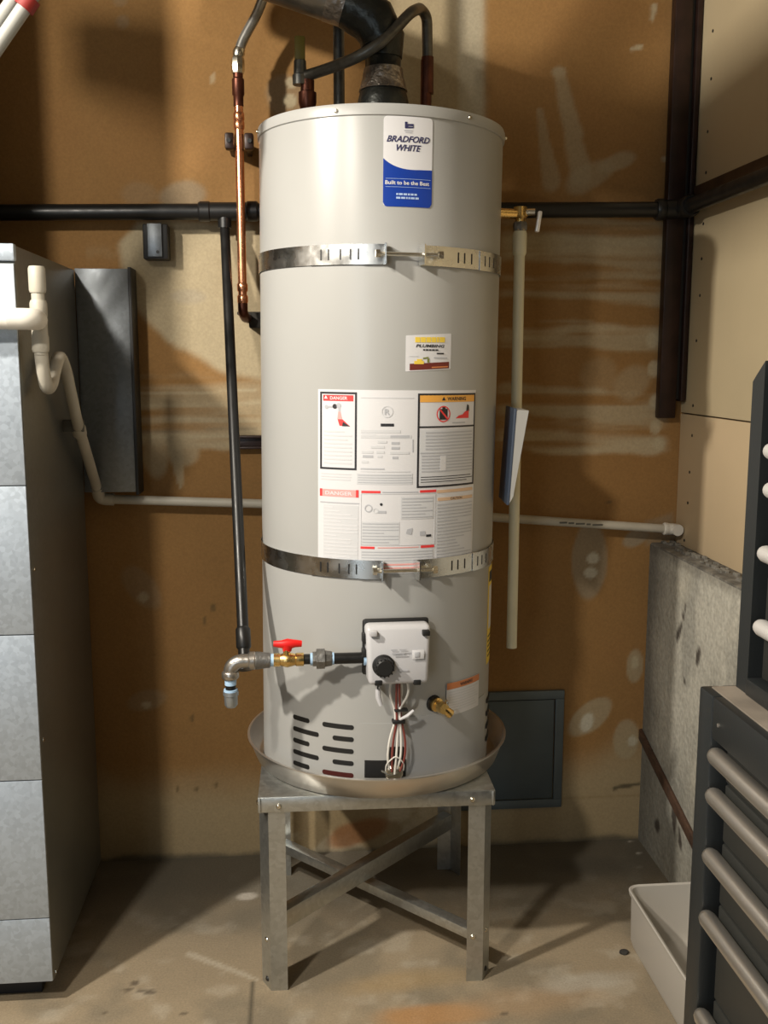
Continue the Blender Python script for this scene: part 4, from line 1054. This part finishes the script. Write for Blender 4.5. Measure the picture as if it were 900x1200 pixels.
b = B(); tube(b, [(-.035, -.066, .52), (-.45, -.066, .515)], .0205, 18); obj('inlet_pipe', b, M_pvc, cd)
b = B(); ring_stack(b, (-.001, .322 + .005, .279), (-.002, .345, .261), [(0, .0155), (.1, .0172), (.9, .0172), (1, .0155)], 16); obj('coupling', b, M_pvcold, cd)
b = B(); box(b, -.037, .014, .318, .326, .268, .298, .003); obj('pipe_strap', b, M_greysteel, cd)
b = B(); tube(b, [(-.006, .545, .106), (-.008, .580, .070), (.03, .580, .068)], .0165, 16, .03); obj('elbow', b, M_pvcold, cd)
b = B(); tube(b, [(.02, .580, .0685), (.55, .580, .046), (1.575, .580, -.036)], .0125, 16, .02); o = obj('wall_pipe', b, M_pvcold, cd)
b = B(); tube(b, [(1.572, .580, -.0358), (1.595, .580, -.037), (1.597, .560, -.037)], .0165, 16, .02); ring_stack(b, (1.560, .580, -.035), (1.575, .580, -.036), [(0, .015), (.2, .018), (.8, .018), (1, .016)], 16); obj('elbow', b, M_pvc, cd)
b = B()
for x0_, w_ in ((1.255, .022), (1.281, .016), (1.302, .026), (1.333, .012), (1.350, .030)):
    z_ = .046 - .082 * (x0_ + w_ / 2 - .55) / 1.025; box(b, x0_, x0_ + w_, .580 - .0131, .580 - .0118, z_ - .0025, z_ + .0025)
prt('pipe_print', b, M_greysteel, o)

# ---------------------------------------------------------------- overhead vent pipes, top left
ov = [((-0.5643, 1.95, 1.9493), (-0.4479, 1.95, 2.1046)), ((-0.5677, 1.97, 1.9944), (-0.4505, 1.97, 2.1505))]
for k, (p, q) in enumerate(ov):
    p = Vector(p); q = Vector(q); d = (q - p)
    e = empty('vent_pipe', p, label=('white plastic vent pipe with a dark red collar at the top left', 'plain white vent pipe without a collar, nearer the top left corner')[k], cat='pipe')
    b = B(); tube(b, [-d * .9, d * 3.2], .0132, 18); obj('pipe', b, M_pvcgrey, e)
    if k == 0:
        t = 0.0 + .80
        b = B(); cyl(b, d * (t - .06), d * (t + .06), .0185, 18); obj('collar', b, M_redcol, e)

# ---------------------------------------------------------------- frosted storage bin on the floor
bn = empty('storage_bin', (.905, 1.99, 0), label='frosted white plastic bin on the floor behind the tool chest', cat='bin')
def rrect(hx, hy, r, n=6):
    out = []
    for cx_, cy_, a0 in ((hx - r, hy - r, 0), (-hx + r, hy - r, 90), (-hx + r, -hy + r, 180), (hx - r, -hy + r, 270)):
        for k in range(n + 1):
            a = R(a0 + 90 * k / n); out.append((cx_ + r * math.cos(a), cy_ + r * math.sin(a)))
    return out
b = B(); rings = []
for (hx, hy, rr_, z) in ((.090, .230, .02, .0015), (.0955, .2365, .022, .02), (.0985, .2400, .026, .138), (.1035, .2450, .03, .140), (.1045, .2460, .03, .149), (.1015, .243, .03, .151), (.0965, .238, .025, .148), (.0935, .2345, .021, .02), (.088, .228, .02, .004)):
    rings.append([b.verts.new((x, y, z)) for x, y in rrect(hx, hy, rr_)])
for i in range(len(rings) - 1):
    for k in range(len(rings[0])):
        k2 = (k + 1) % len(rings[0]); b.faces.new((rings[i][k], rings[i][k2], rings[i + 1][k2], rings[i + 1][k]))
b.faces.new(rings[0][::-1]); b.faces.new(rings[-1])
obj('tub', b, M_bin, bn)
b = B(); x, y = (0.8003, 2.1874)
bmesh.ops.create_icosphere(b, subdivisions=2, radius=.009)
for v in b.verts: v.co = Vector((v.co.x * 1.2, v.co.y, max(-.003, v.co.z * .6))) * (1 + .25 * random.random())
tag(obj('debris_chip', b, M_dirt, None, (x - .016, y - .005, .0035)), 'small dark chip of debris beside the plastic bin', 'debris')

# ---------------------------------------------------------------- tool chests
CX = .605; CY = 1.401
lc = empty('tool_cabinet', (CX, CY, 0), label='charcoal roller tool cabinet with aluminium bar handles at the lower right', cat='tool chest')
Dp = .405; Ln = .86
b = B()
box(b, .030, Dp, -Ln, 0, .10, .925, .003)
obj('body', b, M_chestin, lc)
b = B(); box(b, .0, .032, -.048, 0, .10, .950, .004); obj('corner_post', b, M_chest, lc)
b = B(); box(b, .0, .032, -Ln, -Ln + .048, .10, .950, .004); obj('corner_post', b, M_chest, lc)
b = B(); box(b, .0, .031, -Ln + .05, -.049, .886, .950, .004); o = obj('top_rail', b, M_chest, lc)
b = B(); cyl(b, (.0005, -.075, .915), (-.002, -.075, .915), .003, 8); obj('rivet', b, M_alu, o)
b = B(); box(b, .032, Dp, -Ln, 0, .926, .950, .004); obj('top_rim', b, M_chest, lc)
b = B(); box(b, .014, Dp - .01, -Ln + .02, -.012, .9495, .9525, .001); obj('liner', b, M_mat, lc, label='dusty brown liner on the cabinet top')
def bar_handle(length, rad):
    b = B()
    prof = [(0, rad * .55), (.006 / length, rad * .85), (.014 / length, rad), (1 - .014 / length, rad), (1 - .006 / length, rad * .85), (1, rad * .55)]
    tube(b, [Vector((0, -length * t, 0)) for t, _ in prof], [q for _, q in prof], 16)
    return b
hz = [.864, .802, .707, .607, .445, .285]
tops = [.884, .822, .730, .632, .476, .318]; bots = [.826, .734, .636, .480, .322, .13]
hmesh = None
for k in range(6):
    b = B(); box(b, .016, .034, -Ln + .070, -.070, bots[k], tops[k], .003); d = obj('drawer', b, M_drawer, lc)
    if hmesh is None: hmesh = obj('handle', bar_handle(Ln - .11, .0135), M_alu, d, (.002, -.054, hz[k]))
    else:
        c = hmesh.copy(); col.objects.link(c); c.parent = d; c.location = (.002, -.054, hz[k])
for x in (.05, Dp - .05):
    for y in (-.06, -Ln + .06):
        b = B(); cyl(b, (x, y - .014, .05), (x, y + .014, .05), .05, 20); box(b, x - .02, x + .02, y - .022, y + .022, .085, .101, .003); obj('caster', b, M_rubber, lc)
UX = .655; UY = 1.385
uc = empty('top_tool_chest', (UX, UY, .9527), label='charcoal top tool chest with pale bar handles standing on the roller cabinet', cat='tool chest')
b = B(); box(b, .025, .34, -.78, -.001, .004, .455, .003); obj('body', b, M_chestin, uc)
b = B(); x0 = 0
pr = [(-.036, 0), (0, 0), (0, .455), (-.010, .464), (-.036, .485)]
f0 = [b.verts.new((0, y, z)) for y, z in pr]; f1 = [b.verts.new((.026, y, z)) for y, z in pr]
b.faces.new(f0); b.faces.new(f1[::-1])
for k in range(5): b.faces.new((f0[k], f0[(k + 1) % 5], f1[(k + 1) % 5], f1[k]))
obj('corner_post', b, M_chest, uc)
b = B(); box(b, .0, .026, -.78, -.744, 0, .485, .003); obj('corner_post', b, M_chest, uc)
b = B(); box(b, -.004, .026, -.742, -.037, 0, .026, .003); obj('bottom_rail', b, M_chest, uc)
b = B(); box(b, .012, .34, -.78, -.012, .456, .484, .004); obj('lid', b, M_chest, uc)
b = B(); box(b, .008, .024, -.742, -.052, .385, .452, .002); obj('drawer', b, M_drawer, uc)
hu = [(0.65, 1.3415, 1.3132), (0.65, 1.3272, 1.2593), (0.65, 1.3265, 1.1681), (0.65, 1.3267, 1.061)]
tz = [.372, .322, .262, .180]; bz = [.326, .266, .184, .030]
hm = None
for k, (x, y, z) in enumerate(hu):
    b = B(); box(b, .012, .025, -.742, -.054, bz[k], tz[k], .002); d = obj('drawer', b, M_drawer, uc)
    L_ = (-.052, -.052 - (.006 if k == 1 else 0), 0)[1 if k == 1 else 0]
    if hm is None: hm = obj('handle', bar_handle(.66, .0125), M_alulight, d, (.003, L_, z - .9527))
    else:
        c = hm.copy(); col.objects.link(c); c.parent = d; c.location = (.003, L_, z - .9527)
